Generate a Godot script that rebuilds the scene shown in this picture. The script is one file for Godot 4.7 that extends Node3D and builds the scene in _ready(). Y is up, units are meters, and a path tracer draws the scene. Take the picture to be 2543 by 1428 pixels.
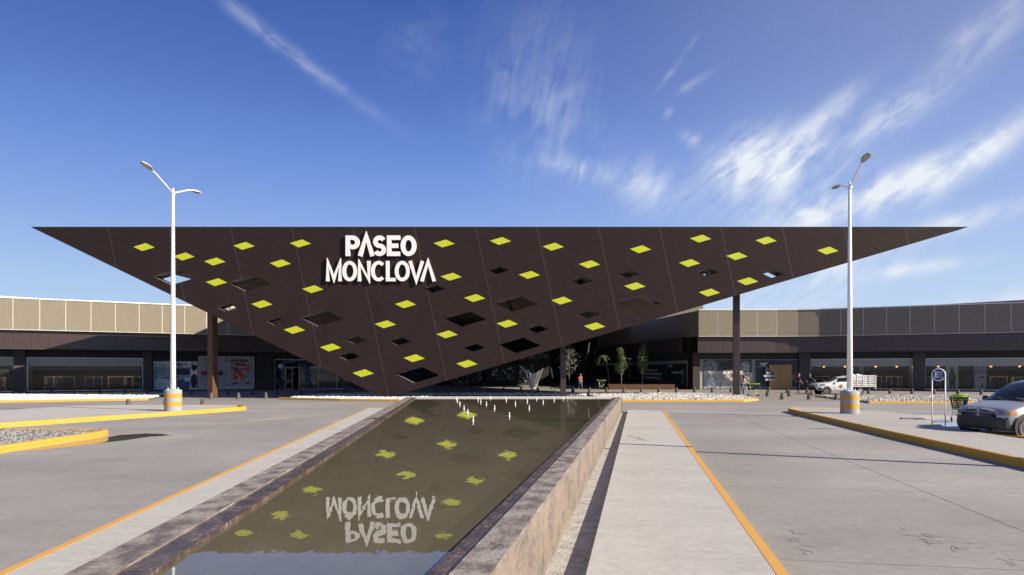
extends Node3D
# A shopping centre entrance: triangular brown canopy over a forecourt, long reflecting pool in front.
const EXPO := 1.9
var M := {}
var used := {}
var rng := RandomNumberGenerator.new()
const ORD := ["first", "second", "third", "fourth", "fifth", "sixth", "seventh", "eighth", "ninth", "tenth", "eleventh", "twelfth", "thirteenth", "fourteenth", "fifteenth", "sixteenth", "seventeenth", "eighteenth", "nineteenth", "twentieth"]

func _ready() -> void:
	rng.seed = 4711
	set_view()
	make_materials()
	build_ground()
	build_pool()
	build_canopy()
	build_sign()
	build_left_wing()
	build_right_wing()
	build_entrance()
	build_beds()
	build_lamps()
	build_bollards()
	build_vehicles()
	build_carts()
	build_people()
	build_plants()
	build_small()

# ------------------------------------------------------------------ camera, sky, sun
func set_view() -> void:
	var cam := Camera3D.new()
	cam.name = "camera"
	cam.position = Vector3(0, 2.1, 0)
	cam.projection = Camera3D.PROJECTION_FRUSTUM
	cam.near = 0.1
	cam.far = 3000.0
	cam.size = 0.1 * 1428.0 / 1695.0
	cam.frustum_offset = Vector2(0, 0.1 * 206.0 / 1695.0)
	add_child(cam)
	cam.current = true
	var sun := DirectionalLight3D.new()
	sun.name = "sun"
	add_child(sun)
	sun.look_at_from_position(Vector3(100, 60, 45), Vector3.ZERO, Vector3.UP)
	sun.light_energy = 1.6
	sun.light_color = Color(1.0, 0.945, 0.86)
	sun.light_angular_distance = 0.5
	sun.shadow_enabled = true
	sun.directional_shadow_max_distance = 200.0
	var env := Environment.new()
	env.background_mode = Environment.BG_SKY
	var sky := Sky.new()
	var pan := PanoramaSkyMaterial.new()
	pan.panorama = make_sky()
	sky.sky_material = pan
	env.sky = sky
	env.background_energy_multiplier = 1.0
	env.tonemap_mode = Environment.TONE_MAPPER_LINEAR
	env.tonemap_exposure = EXPO
	env.sdfgi_enabled = true
	env.ssao_enabled = true
	env.ssil_enabled = true
	var we := WorldEnvironment.new()
	we.name = "environment"
	we.environment = env
	add_child(we)

var cn := FastNoiseLite.new()
var cw := FastNoiseLite.new()
var stops := []

func band(v: float, a: float, b: float) -> float:
	var t := clampf((v - a) / (b - a), 0.0, 1.0)
	return t * t * (3.0 - 2.0 * t)

func blob(x: float, y: float, cx: float, cy: float, rx: float, ry: float, ang: float) -> float:
	var c := cos(ang)
	var s := sin(ang)
	var u := ((x - cx) * c + (y - cy) * s) / rx
	var v := (-(x - cx) * s + (y - cy) * c) / ry
	return exp(-(u * u + v * v))

func streak(x: float, y: float, ang: float, stretch: float, sc: float, z: float) -> float:
	var c := cos(ang)
	var s := sin(ang)
	var u := (x * c + y * s) * sc / stretch
	var v := (-x * s + y * c) * sc
	var w := cw.get_noise_3d(u * 1.7, v * 0.9, z) * 55.0
	return cn.get_noise_3d(u + w * 0.5, v + w, z) * 0.5 + 0.5

func sky_at(az: float, el: float) -> Vector3:
	# clear air: deep blue overhead, pale towards the horizon
	var d := rad_to_deg(maxf(el, 0.0))
	if stops.is_empty():
		stops = [[0.0, Color8(200, 221, 243)], [6.4, Color8(172, 202, 238)], [11.5, Color8(141, 172, 230)], [17.0, Color8(109, 144, 215)], [22.7, Color8(84, 116, 190)], [28.5, Color8(68, 99, 173)], [45.0, Color8(50, 79, 152)], [90.0, Color8(36, 60, 128)]]
	var col := Color8(196, 219, 246)
	for k in stops.size() - 1:
		if d >= stops[k][0]:
			var t: float = clampf((d - stops[k][0]) / (stops[k + 1][0] - stops[k][0]), 0.0, 1.0)
			col = (stops[k][1] as Color).lerp(stops[k + 1][1], t)
	var lin := col.srgb_to_linear()
	var r := Vector3(lin.r, lin.g, lin.b)
	# thin veil, a little stronger to the right
	# high cloud, laid out in degrees around the compass
	var x := rad_to_deg(az)
	var y := d
	var veil := 0.17 * band(x, -8.0, 36.0) * (1.0 - band(absf(x), 60.0, 120.0))
	var dens := veil
	if d < 75.0:
		var cover := 0.0
		cover += 1.30 * blob(x, y, 18.6, 16.2, 2.5, 1.9, 0.25)
		cover += 0.85 * blob(x, y, 22.0, 15.0, 4.6, 2.4, 0.30)
		cover += 0.90 * blob(x, y, 24.5, 11.9, 7.0, 1.2, 0.22)
		cover += 0.75 * blob(x, y, 29.6, 13.6, 4.8, 0.9, 0.33)
		cover += 0.55 * blob(x, y, 24.6, 18.6, 3.6, 0.8, 0.60)
		cover += 0.75 * blob(x, y, 29.6, 18.3, 3.0, 1.1, 0.40)
		cover += 0.85 * blob(x, y, 34.5, 14.6, 3.6, 0.9, 0.62)
		cover += 0.62 * blob(x, y, 11.6, 14.7, 2.7, 1.7, -0.35)
		cover += 0.46 * blob(x, y, 6.0, 16.2, 3.4, 0.9, -0.20)
		cover += 0.50 * blob(x, y, 13.4, 23.4, 1.7, 0.20, 0.80)
		cover += 0.30 * blob(x, y, 14.6, 22.0, 1.8, 0.26, 0.45)
		cover += 0.40 * blob(x, y, 12.9, 20.2, 0.45, 0.25, 0.8)
		cover += 0.45 * blob(x, y, 14.9, 18.0, 0.9, 0.5, -0.5)
		cover += 0.95 * blob(x, y, 22.6, 6.6, 6.0, 2.0, 0.35)
		cover += 0.70 * blob(x, y, 30.5, 7.3, 3.6, 0.5, 0.06)
		cover += 0.60 * blob(x, y, 35.0, 4.5, 5.0, 1.0, 0.3)
		cover += 0.60 * blob(x, y, 33.5, 10.4, 5.0, 0.7, 0.2)
		cover += 0.42 * blob(x, y, 34.5, 22.0, 3.0, 1.3, 0.6)
		cover += 0.30 * blob(x, y, 2.5, 21.5, 4.6, 5.0, 0.0)
		cover += 0.34 * blob(x, y, -18.5, 24.2, 7.5, 0.50, -0.50)
		cover += 0.14 * blob(x, y, -8.0, 25.0, 2.0, 2.4, -0.9)
		# the same kind of cloud goes on around the rest of the sky
		var away := band(absf(x), 42.0, 60.0)
		if away > 0.0:
			cover += away * 1.2 * band(cn.get_noise_3d(x * 2.2, y * 6.0, 40.0), 0.05, 0.45) * (1.0 - band(y, 35.0, 70.0))
		var m := clampf(cover, 0.0, 1.4)
		if m > 0.015:
			var steep := 1.30 if x < 8.5 and x > -4.0 else 0.62
			var fl := streak(x, y, 0.38, 2.0, 11.0, 0.0)
			var tuft := streak(x, y, 0.62, 2.2, 30.0, 19.0)
			var fibre := streak(x, y, steep if x > -6.0 else -0.50, 7.0, 85.0, 7.0)
			var tex := fl * 0.42 + tuft * 0.30 + fibre * 0.28
			dens += clampf(m * band(tex, 0.33, 0.70) * 0.88 + 0.24 * m * m * tex, 0.0, 0.93)
	dens = clampf(dens, 0.0, 0.95)
	r = r.lerp(Vector3(0.86, 0.90, 0.96), dens)
	return r / EXPO

func make_sky() -> ImageTexture:
	cn.seed = 11
	cn.noise_type = FastNoiseLite.TYPE_SIMPLEX_SMOOTH
	cn.frequency = 0.012
	cn.fractal_octaves = 5
	cn.fractal_gain = 0.55
	cw.seed = 5
	cw.noise_type = FastNoiseLite.TYPE_SIMPLEX
	cw.frequency = 0.009
	cw.fractal_octaves = 3
	var w := 4096
	var h := 2048
	var lw := 512
	var lh := 256
	var low := Image.create(lw, lh, false, Image.FORMAT_RGBF)
	var ground := Vector3(0.30, 0.29, 0.28) / EXPO
	for j in lh:
		for i in lw:
			var el := PI * (0.5 - (j + 0.5) / lh)
			var az := TAU * (i + 0.5) / lw
			if az > PI:
				az -= TAU
			var c := sky_at(az, el) if el > -0.02 else ground
			low.set_pixel(i, j, Color(c.x, c.y, c.z))
	low.resize(w, h, Image.INTERPOLATE_BILINEAR)
	var win := 440
	var y0 := int(h * (0.5 - 31.0 / 180.0))
	var y1 := h / 2 + 4
	for side in 2:
		var im := Image.create(win, y1 - y0, false, Image.FORMAT_RGBF)
		var start := 0 if side == 0 else w - win
		for j in y1 - y0:
			for i in win:
				var el := PI * (0.5 - (y0 + j + 0.5) / h)
				var az := TAU * (start + i + 0.5) / w
				if az > PI:
					az -= TAU
				var c := sky_at(az, el)
				im.set_pixel(i, j, Color(c.x, c.y, c.z))
		low.blit_rect(im, Rect2i(0, 0, win, y1 - y0), Vector2i(start, y0))
	return ImageTexture.create_from_image(low)

# ------------------------------------------------------------------ textures and materials
func noise(sd: int, freq: float, oct := 4, type := FastNoiseLite.TYPE_SIMPLEX_SMOOTH) -> FastNoiseLite:
	var n := FastNoiseLite.new()
	n.seed = sd
	n.noise_type = type
	n.frequency = freq
	n.fractal_octaves = oct
	return n

# layers: [seed, frequency, octaves, weight, contrast]; mapped through a ramp of linear-light colours
func tex(size: int, layers: Array, ramp: Array) -> ImageTexture:
	var acc := PackedFloat32Array()
	acc.resize(size * size)
	var tw := 0.0
	for l in layers:
		var n := noise(l[0], l[1], l[2])
		var im := n.get_seamless_image(size, size)
		im.convert(Image.FORMAT_L8)
		var data := im.get_data()
		tw += l[3]
		var curve := PackedFloat32Array()
		for k in 256:
			curve.append(clampf((k / 255.0 - 0.5) * float(l[4]) + 0.5, 0.0, 1.0) * float(l[3]))
		for k in size * size:
			acc[k] += curve[data[k]]
	var g := Gradient.new()
	var offs := PackedFloat32Array()
	var cols := PackedColorArray()
	for r in ramp:
		offs.append(r[0])
		cols.append(Color(r[1], r[2], r[3]).linear_to_srgb())
	g.offsets = offs
	g.colors = cols
	var lut := PackedByteArray()
	for k in 256:
		var c := g.sample(k / 255.0)
		lut.append(int(clampf(c.r, 0, 1) * 255.0 + 0.5))
		lut.append(int(clampf(c.g, 0, 1) * 255.0 + 0.5))
		lut.append(int(clampf(c.b, 0, 1) * 255.0 + 0.5))
	var outb := PackedByteArray()
	outb.resize(size * size * 3)
	var to := 254.99 / tw
	var q := 0
	for k in size * size:
		var v := int(acc[k] * to) * 3
		outb[q] = lut[v]
		outb[q + 1] = lut[v + 1]
		outb[q + 2] = lut[v + 2]
		q += 3
	return ImageTexture.create_from_image(Image.create_from_data(size, size, false, Image.FORMAT_RGB8, outb))

func grey(a: float, b: float) -> Array:
	return [[0.0, a, a, a], [1.0, b, b, b]]

func mat(called: String, r: float, g: float, b: float, rough := 0.7, metal := 0.0) -> StandardMaterial3D:
	var m := StandardMaterial3D.new()
	m.resource_name = called
	m.albedo_color = Color(r, g, b).linear_to_srgb()
	m.roughness = rough
	m.metallic = metal
	M[called] = m
	return m

func tmat(called: String, t: Texture2D, scale: Vector3, rough := 0.85) -> StandardMaterial3D:
	var m := mat(called, 1, 1, 1, rough)
	m.albedo_texture = t
	m.uv1_triplanar = true
	m.uv1_world_triplanar = true
	m.uv1_scale = scale
	return m

func detail(m: StandardMaterial3D, t: Texture2D, scale: float) -> void:
	m.detail_enabled = true
	m.detail_blend_mode = BaseMaterial3D.BLEND_MODE_MUL
	m.detail_albedo = t
	m.detail_uv_layer = BaseMaterial3D.DETAIL_UV_2
	m.uv2_triplanar = true
	m.uv2_world_triplanar = true
	m.uv2_scale = Vector3(scale, scale, scale)

func bump(m: StandardMaterial3D, t: Texture2D, strength: float) -> void:
	m.normal_enabled = true
	m.normal_texture = t
	m.normal_scale = strength

func ntex(size: int, sd: int, freq: float, oct: int, strength: float) -> ImageTexture:
	var im := noise(sd, freq, oct).get_seamless_image(size, size)
	im.convert(Image.FORMAT_RGBA8)
	im.bump_map_to_normal_map(strength)
	return ImageTexture.create_from_image(im)

func make_materials() -> void:
	var fine := tex(512, [[21, 0.09, 3, 1.0, 1.3], [22, 0.4, 1, 0.8, 1.6]], grey(0.80, 1.0))
	var speck := tex(512, [[23, 0.30, 2, 1.0, 2.4]], grey(0.55, 1.0))
	M["_fine"] = fine
	var mid := tex(512, [[36, 0.03, 5, 1.0, 1.6], [37, 0.16, 3, 1.0, 1.7], [38, 0.45, 1, 0.7, 1.8]], grey(0.70, 1.0))
	var rough_n := ntex(512, 31, 0.12, 4, 4.0)
	var t := tex(768, [[1, 0.0053, 4, 1.2, 1.6], [2, 0.03, 4, 0.55, 1.4], [3, 0.16, 2, 0.45, 1.6]], [[0.0, 0.2325, 0.2269, 0.2166], [0.35, 0.2790, 0.2734, 0.2622], [0.6, 0.3069, 0.3004, 0.2888], [1.0, 0.3720, 0.3646, 0.3515]])
	var m := tmat("road", t, Vector3(0.030, 0.05, 0.045), 0.75)
	detail(m, mid, 0.36)
	t = tex(640, [[4, 0.006, 5, 1.0, 1.4], [5, 0.03, 4, 0.8, 1.5], [6, 0.12, 3, 0.6, 1.4]], [[0.0, 0.39, 0.38, 0.356], [0.4, 0.445, 0.435, 0.410], [1.0, 0.51, 0.50, 0.475]])
	m = tmat("walk", t, Vector3(0.09, 0.1, 0.16), 0.8)
	detail(m, mid, 0.42)
	t = tex(512, [[7, 0.01, 4, 1.0, 1.6], [8, 0.06, 4, 0.8, 1.6]], [[0.0, 0.1968, 0.1824, 0.1722], [0.5, 0.2460, 0.2280, 0.2157], [1.0, 0.3034, 0.2816, 0.2665]])
	m = tmat("plaza", t, Vector3(0.05, 0.05, 0.16), 0.8)
	detail(m, fine, 0.5)
	t = tex(512, [[9, 0.02, 4, 1.0, 1.6], [10, 0.12, 4, 0.9, 1.8]], [[0.0, 0.16, 0.15, 0.13], [0.3, 0.30, 0.29, 0.27], [1.0, 0.46, 0.45, 0.43]])
	m = tmat("concrete", t, Vector3(0.4, 0.4, 0.4), 0.85)
	bump(m, rough_n, 0.4)
	M["island"] = (M["walk"] as StandardMaterial3D).duplicate()
	M["island"].albedo_color = Color(0.86, 0.86, 0.86).linear_to_srgb()
	# yellow kerb paint, worn in places down to concrete
	t = tex(512, [[11, 0.02, 5, 1.0, 1.7], [12, 0.11, 4, 0.9, 2.0]], [[0.0, 0.34, 0.31, 0.25], [0.24, 0.45, 0.31, 0.13], [0.33, 0.46, 0.245, 0.018], [0.7, 0.53, 0.29, 0.02], [1.0, 0.58, 0.35, 0.06]])
	tmat("kerb_yellow", t, Vector3(0.55, 0.9, 0.55), 0.7)
	t = tex(512, [[13, 0.03, 5, 1.0, 1.8], [14, 0.15, 3, 0.9, 1.8]], [[0.0, 0.40, 0.34, 0.25], [0.24, 0.52, 0.29, 0.07], [1.0, 0.58, 0.30, 0.045]])
	tmat("line_faded", tex(256, [[13, 0.03, 5, 1.0, 2.2], [14, 0.15, 3, 0.9, 2.0]], [[0.0, 0.31, 0.30, 0.28], [0.5, 0.34, 0.29, 0.22], [1.0, 0.42, 0.26, 0.12]]), Vector3(0.5, 0.5, 0.5), 0.75)
	tmat("line_yellow", t, Vector3(0.9, 0.9, 0.9), 0.7)
	t = tex(512, [[15, 0.03, 5, 1.0, 1.8], [16, 0.15, 3, 0.9, 1.8]], [[0.0, 0.42, 0.41, 0.38], [0.35, 0.30, 0.35, 0.46], [1.0, 0.20, 0.28, 0.46]])
	tmat("paint_blue", t, Vector3(0.6, 0.6, 0.6), 0.75)
	# stone of the pool
	t = tex(640, [[17, 0.006, 5, 1.0, 1.7], [18, 0.03, 5, 0.9, 1.7], [19, 0.12, 3, 0.5, 1.6]], [[0.0, 0.0814, 0.0773, 0.0804], [0.3, 0.1591, 0.1369, 0.1254], [0.5, 0.2220, 0.1781, 0.1470], [0.7, 0.2590, 0.2058, 0.1686], [1.0, 0.2738, 0.2520, 0.2352]])
	m = tmat("clad", t, Vector3(0.30, 0.62, 0.30), 0.55)
	detail(m, fine, 0.9)
	t = tex(640, [[24, 0.008, 5, 1.4, 1.7], [25, 0.06, 4, 0.7, 1.5]], [[0.0, 0.085, 0.070, 0.060], [0.35, 0.155, 0.132, 0.118], [0.55, 0.215, 0.188, 0.168], [1.0, 0.33, 0.30, 0.272]])
	m = tmat("slate", t, Vector3(0.55, 0.55, 0.40), 0.6)
	bump(m, ntex(512, 33, 0.05, 5, 5.0), 0.25)
	t = tex(512, [[26, 0.015, 5, 1.0, 1.9], [27, 0.08, 5, 1.0, 1.9]], [[0.0, 0.030, 0.022, 0.018], [0.5, 0.075, 0.052, 0.04], [0.85, 0.13, 0.095, 0.075], [1.0, 0.24, 0.20, 0.17]])
	m = tmat("wet_slate", t, Vector3(0.5, 0.5, 0.3), 0.32)
	bump(m, ntex(512, 34, 0.06, 5, 5.0), 0.2)
	t = tex(512, [[28, 0.01, 5, 1.0, 1.9], [29, 0.05, 5, 1.0, 1.9]], [[0.0, 0.035, 0.028, 0.02], [0.5, 0.10, 0.08, 0.052], [1.0, 0.19, 0.155, 0.105]])
	tmat("pool_floor", t, Vector3(0.22, 0.2, 0.12), 0.8)
	var wm := mat("water", 0.165, 0.155, 0.100, 0.015)
	wm.transparency = BaseMaterial3D.TRANSPARENCY_ALPHA
	wm.albedo_color.a = 0.58
	wm.uv1_triplanar = true
	wm.uv1_world_triplanar = true
	wm.uv1_scale = Vector3(0.5, 0.5, 0.16)
	bump(wm, ntex(512, 35, 0.016, 3, 3.0), 0.017)
	# canopy metal
	t = tex(512, [[41, 0.02, 4, 1.0, 1.4], [42, 0.2, 2, 0.5, 1.4]], [[0.0, 0.0220, 0.0141, 0.0144], [1.0, 0.0272, 0.0179, 0.0183]])
	m = tmat("brown_a", t, Vector3(0.3, 0.3, 0.3), 0.55)
	t = tex(256, [[43, 0.03, 4, 1.0, 1.4]], [[0.0, 0.0236, 0.0156, 0.0160], [1.0, 0.0280, 0.0186, 0.0191]])
	tmat("brown_b", t, Vector3(0.3, 0.3, 0.3), 0.5)
	t = tex(256, [[44, 0.03, 4, 1.0, 1.4]], [[0.0, 0.0208, 0.0135, 0.0139], [1.0, 0.0256, 0.0167, 0.0172]])
	tmat("brown_c", t, Vector3(0.3, 0.3, 0.3), 0.6)
	mat("joint", 0.075, 0.054, 0.053, 0.8)
	mat("seam", 0.060, 0.046, 0.044, 0.7)
	mat("reveal", 0.20, 0.18, 0.17, 0.45)
	t = tex(256, [[45, 0.05, 4, 1.0, 1.4]], [[0.0, 0.41, 0.45, 0.014], [1.0, 0.46, 0.50, 0.019]])
	tmat("lime", t, Vector3(0.5, 0.5, 0.5), 0.5)
	mat("sign_white", 0.70, 0.70, 0.70, 0.5)
	t = tex(256, [[46, 0.03, 4, 1.0, 1.5]], [[0.0, 0.034, 0.0175, 0.0185], [1.0, 0.044, 0.023, 0.024]])
	tmat("fascia", t, Vector3(0.3, 0.05, 0.3), 0.55)
	t = tex(512, [[47, 0.012, 4, 1.0, 1.6], [48, 0.08, 4, 0.6, 1.5]], [[0.0, 0.058, 0.026, 0.013], [0.5, 0.088, 0.037, 0.017], [1.0, 0.115, 0.05, 0.024]])
	tmat("corten", t, Vector3(0.6, 0.15, 0.6), 0.6)
	for k in ["brown_a", "brown_b", "brown_c"]:
		M[k].metallic_specular = 0.22
	M["fascia"].metallic_specular = 0.6
	M["fascia"].roughness = 0.4
	# facade panels, streaked vertically
	t = tex(512, [[49, 0.02, 4, 1.0, 1.5], [50, 0.1, 4, 0.6, 1.5]], [[0.0, 0.1721, 0.1520, 0.1121], [0.5, 0.1981, 0.1767, 0.1330], [1.0, 0.2185, 0.1966, 0.1501]])
	m = tmat("beige", t, Vector3(0.5, 0.07, 0.5), 0.85)
	bump(m, rough_n, 0.25)
	t = tex(512, [[51, 0.03, 4, 1.0, 1.7], [52, 0.1, 4, 0.6, 1.6]], [[0.0, 0.1596, 0.1419, 0.1098], [0.5, 0.2058, 0.1840, 0.1458], [1.0, 0.2394, 0.2150, 0.1728]])
	m = tmat("beige_b", t, Vector3(0.6, 0.06, 0.6), 0.85)
	bump(m, rough_n, 0.25)
	mat("trim", 0.72, 0.70, 0.66, 0.6)
	mat("joint_pale", 0.46, 0.44, 0.40, 0.7)
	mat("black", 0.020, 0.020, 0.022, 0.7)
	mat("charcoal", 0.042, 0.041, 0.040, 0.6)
	mat("dark_brown", 0.034, 0.025, 0.023, 0.7)
	mat("alu", 0.55, 0.56, 0.57, 0.4, 0.6)
	mat("white", 0.78, 0.78, 0.78, 0.45)
	mat("pale", 0.42, 0.44, 0.45, 0.7)
	mat("pale_grey", 0.30, 0.31, 0.315, 0.75)
	mat("navy", 0.018, 0.024, 0.045, 0.5)
	mat("plywood", 0.33, 0.22, 0.095, 0.8)
	mat("red", 0.45, 0.03, 0.035, 0.5)
	mat("pink", 0.50, 0.19, 0.19, 0.8)
	mat("sky_cloth", 0.22, 0.30, 0.38, 0.8)
	mat("orange", 0.55, 0.18, 0.035, 0.6)
	mat("galv", 0.62, 0.63, 0.65, 0.35, 0.3)
	mat("lamp_white", 0.80, 0.80, 0.80, 0.4)
	mat("lamp_lens", 0.40, 0.36, 0.27, 0.25)
	mat("chrome", 0.80, 0.77, 0.72, 0.34, 0.75)
	t = tex(256, [[53, 0.03, 4, 1.0, 1.6], [54, 0.15, 3, 0.7, 1.6]], [[0.0, 0.05, 0.047, 0.043], [1.0, 0.105, 0.098, 0.09]])
	tmat("bollard", t, Vector3(1.5, 1.5, 1.5), 0.75)
	t = tex(256, [[55, 0.03, 4, 1.0, 1.6], [56, 0.15, 3, 0.7, 1.6]], [[0.0, 0.24, 0.247, 0.26], [1.0, 0.34, 0.347, 0.36]])
	tmat("base_grey", t, Vector3(0.8, 0.8, 0.8), 0.8)
	t = tex(256, [[57, 0.04, 4, 1.0, 1.7], [58, 0.15, 3, 0.7, 1.6]], [[0.0, 0.45, 0.22, 0.03], [1.0, 0.56, 0.29, 0.02]])
	tmat("base_yellow", t, Vector3(0.8, 0.8, 0.8), 0.7)
	var g := mat("glass", 0.05, 0.06, 0.06, 0.02)
	g.transparency = BaseMaterial3D.TRANSPARENCY_ALPHA
	g.albedo_color.a = 0.22
	g.metallic_specular = 0.30
	mat("car_glass", 0.012, 0.016, 0.018, 0.05).metallic_specular = 0.42
	mat("crack", 0.15, 0.145, 0.138, 0.9)
	g = mat("warm_lamp", 1.0, 0.75, 0.35, 0.5)
	g.emission_enabled = true
	g.emission = Color(1.0, 0.72, 0.32)
	g.emission_energy_multiplier = 1.6
	mat("silver_paint", 0.30, 0.315, 0.35, 0.34, 0.4).clearcoat_enabled = true
	mat("white_paint", 0.60, 0.60, 0.60, 0.35).clearcoat_enabled = true
	mat("rubber", 0.018, 0.018, 0.018, 0.85)
	mat("plastic_black", 0.022, 0.022, 0.023, 0.55)
	mat("rim_metal", 0.55, 0.56, 0.58, 0.3, 0.8)
	mat("amber", 0.55, 0.20, 0.02, 0.2)
	mat("lamp_clear", 0.22, 0.22, 0.21, 0.1, 0.2)
	mat("green_plastic", 0.22, 0.45, 0.025, 0.45)
	var vc := mat("tinted", 1, 1, 1, 0.85)
	vc.vertex_color_use_as_albedo = true
	var pb := mat("pebble", 1, 1, 1, 0.8)
	pb.vertex_color_use_as_albedo = true
	var lf := mat("leaf", 0.085, 0.115, 0.045, 0.6)
	lf.backlight_enabled = true
	lf.backlight = Color(0.25, 0.32, 0.12)
	lf = mat("leaf_silver", 0.15, 0.165, 0.145, 0.5)
	mat("bark", 0.16, 0.13, 0.10, 0.9)
	mat("soil", 0.06, 0.05, 0.04, 0.95)
	var pd := mat("puddle", 0.07, 0.065, 0.06, 0.08)
	pd.metallic_specular = 0.5

# ------------------------------------------------------------------ geometry helpers
func st_new(smooth := false) -> SurfaceTool:
	var st := SurfaceTool.new()
	st.begin(Mesh.PRIMITIVE_TRIANGLES)
	st.set_smooth_group(0 if smooth else -1)
	return st

func tri(st: SurfaceTool, a: Vector3, b: Vector3, c: Vector3) -> void:
	st.add_vertex(a)
	st.add_vertex(b)
	st.add_vertex(c)

# corners clockwise as seen from the front
func quad(st: SurfaceTool, a: Vector3, b: Vector3, c: Vector3, d: Vector3) -> void:
	tri(st, a, b, c)
	tri(st, a, c, d)

func quad_uv(st: SurfaceTool, a: Vector3, b: Vector3, c: Vector3, d: Vector3) -> void:
	var p := [a, b, c, a, c, d]
	var u := [Vector2(0, 1), Vector2(0, 0), Vector2(1, 0), Vector2(0, 1), Vector2(1, 0), Vector2(1, 1)]
	for k in 6:
		st.set_uv(u[k])
		st.add_vertex(p[k])

func box(st: SurfaceTool, c: Vector3, s: Vector3, t := Transform3D()) -> void:
	var h := s * 0.5
	var p: Array[Vector3] = []
	for k in 8:
		p.append(t * (c + Vector3(h.x if k & 1 else -h.x, h.y if k & 2 else -h.y, h.z if k & 4 else -h.z)))
	quad(st, p[4], p[6], p[7], p[5])
	quad(st, p[1], p[3], p[2], p[0])
	quad(st, p[5], p[7], p[3], p[1])
	quad(st, p[0], p[2], p[6], p[4])
	quad(st, p[2], p[3], p[7], p[6])
	quad(st, p[0], p[4], p[5], p[1])

# box with its long edges chamfered (all twelve), for pieces that catch light
func cbox(st: SurfaceTool, c: Vector3, s: Vector3, r: float, t := Transform3D()) -> void:
	var ring := func(y: float, k: float) -> Array:
		var x := s.x * 0.5 - k
		var z := s.z * 0.5 - k
		var out := []
		for q in [[-x + r, z], [x - r, z], [x, z - r], [x, -z + r], [x - r, -z], [-x + r, -z], [-x, -z + r], [-x, z - r]]:
			out.append(t * (c + Vector3(q[0], y, q[1])))
		return out
	var hy := s.y * 0.5
	var rings := [ring.call(-hy, r), ring.call(-hy + r, 0.0), ring.call(hy - r, 0.0), ring.call(hy, r)]
	for k in 3:
		for i in 8:
			var j := (i + 1) % 8
			quad(st, rings[k][i], rings[k + 1][i], rings[k + 1][j], rings[k][j])
	for i in range(1, 7):
		tri(st, rings[3][0], rings[3][i + 1], rings[3][i])
		tri(st, rings[0][0], rings[0][i], rings[0][i + 1])

# polygon (plan x,z; counter-clockwise or not) extruded from y0 to y1
func slab(st: SurfaceTool, poly: PackedVector2Array, y0: float, y1: float, bottom := false) -> void:
	var idx := Geometry2D.triangulate_polygon(poly)
	for k in range(0, idx.size(), 3):
		var a := poly[idx[k]]
		var b := poly[idx[k + 1]]
		var c := poly[idx[k + 2]]
		if (b - a).cross(c - a) < 0.0:
			var q := b
			b = c
			c = q
		tri(st, Vector3(a.x, y1, a.y), Vector3(b.x, y1, b.y), Vector3(c.x, y1, c.y))
		if bottom:
			tri(st, Vector3(a.x, y0, a.y), Vector3(c.x, y0, c.y), Vector3(b.x, y0, b.y))
	var cw2 := Geometry2D.is_polygon_clockwise(poly)
	for k in poly.size():
		var a := poly[k]
		var b := poly[(k + 1) % poly.size()]
		if cw2:
			quad(st, Vector3(a.x, y0, a.y), Vector3(a.x, y1, a.y), Vector3(b.x, y1, b.y), Vector3(b.x, y0, b.y))
		else:
			quad(st, Vector3(b.x, y0, b.y), Vector3(b.x, y1, b.y), Vector3(a.x, y1, a.y), Vector3(a.x, y0, a.y))

# polygon in the x,y plane extruded from z0 (back) to z1 (front)
func plate(st: SurfaceTool, poly: PackedVector2Array, z0: float, z1: float) -> void:
	var idx := Geometry2D.triangulate_polygon(poly)
	for k in range(0, idx.size(), 3):
		var a := poly[idx[k]]
		var b := poly[idx[k + 1]]
		var c := poly[idx[k + 2]]
		if (b - a).cross(c - a) > 0.0:
			var q := b
			b = c
			c = q
		tri(st, Vector3(a.x, a.y, z1), Vector3(b.x, b.y, z1), Vector3(c.x, c.y, z1))
		tri(st, Vector3(a.x, a.y, z0), Vector3(c.x, c.y, z0), Vector3(b.x, b.y, z0))
	var ccw := not Geometry2D.is_polygon_clockwise(poly)
	for k in poly.size():
		var a := poly[k]
		var b := poly[(k + 1) % poly.size()]
		if ccw:
			quad(st, Vector3(a.x, a.y, z0), Vector3(a.x, a.y, z1), Vector3(b.x, b.y, z1), Vector3(b.x, b.y, z0))
		else:
			quad(st, Vector3(b.x, b.y, z0), Vector3(b.x, b.y, z1), Vector3(a.x, a.y, z1), Vector3(a.x, a.y, z0))

# round bar along points, with one radius per point
func tube(st: SurfaceTool, pts: Array, rad, sides := 8, caps := true) -> void:
	var rings := []
	var up := Vector3.UP
	for k in pts.size():
		var a: Vector3 = pts[max(k - 1, 0)]
		var b: Vector3 = pts[min(k + 1, pts.size() - 1)]
		var d := (b - a).normalized()
		var ref := Vector3.RIGHT if absf(d.y) > 0.9 else up
		var u := d.cross(ref).normalized()
		var v := d.cross(u).normalized()
		var r: float = rad[k] if rad is Array else rad
		var ring := []
		for i in sides:
			var t := TAU * i / sides
			ring.append((pts[k] as Vector3) + (u * cos(t) + v * sin(t)) * r)
		rings.append(ring)
	for k in rings.size() - 1:
		for i in sides:
			var j := (i + 1) % sides
			quad(st, rings[k][i], rings[k][j], rings[k + 1][j], rings[k + 1][i])
	if caps:
		for i in range(1, sides - 1):
			tri(st, rings[0][0], rings[0][i + 1], rings[0][i])
			tri(st, rings[-1][0], rings[-1][i], rings[-1][i + 1])

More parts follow.
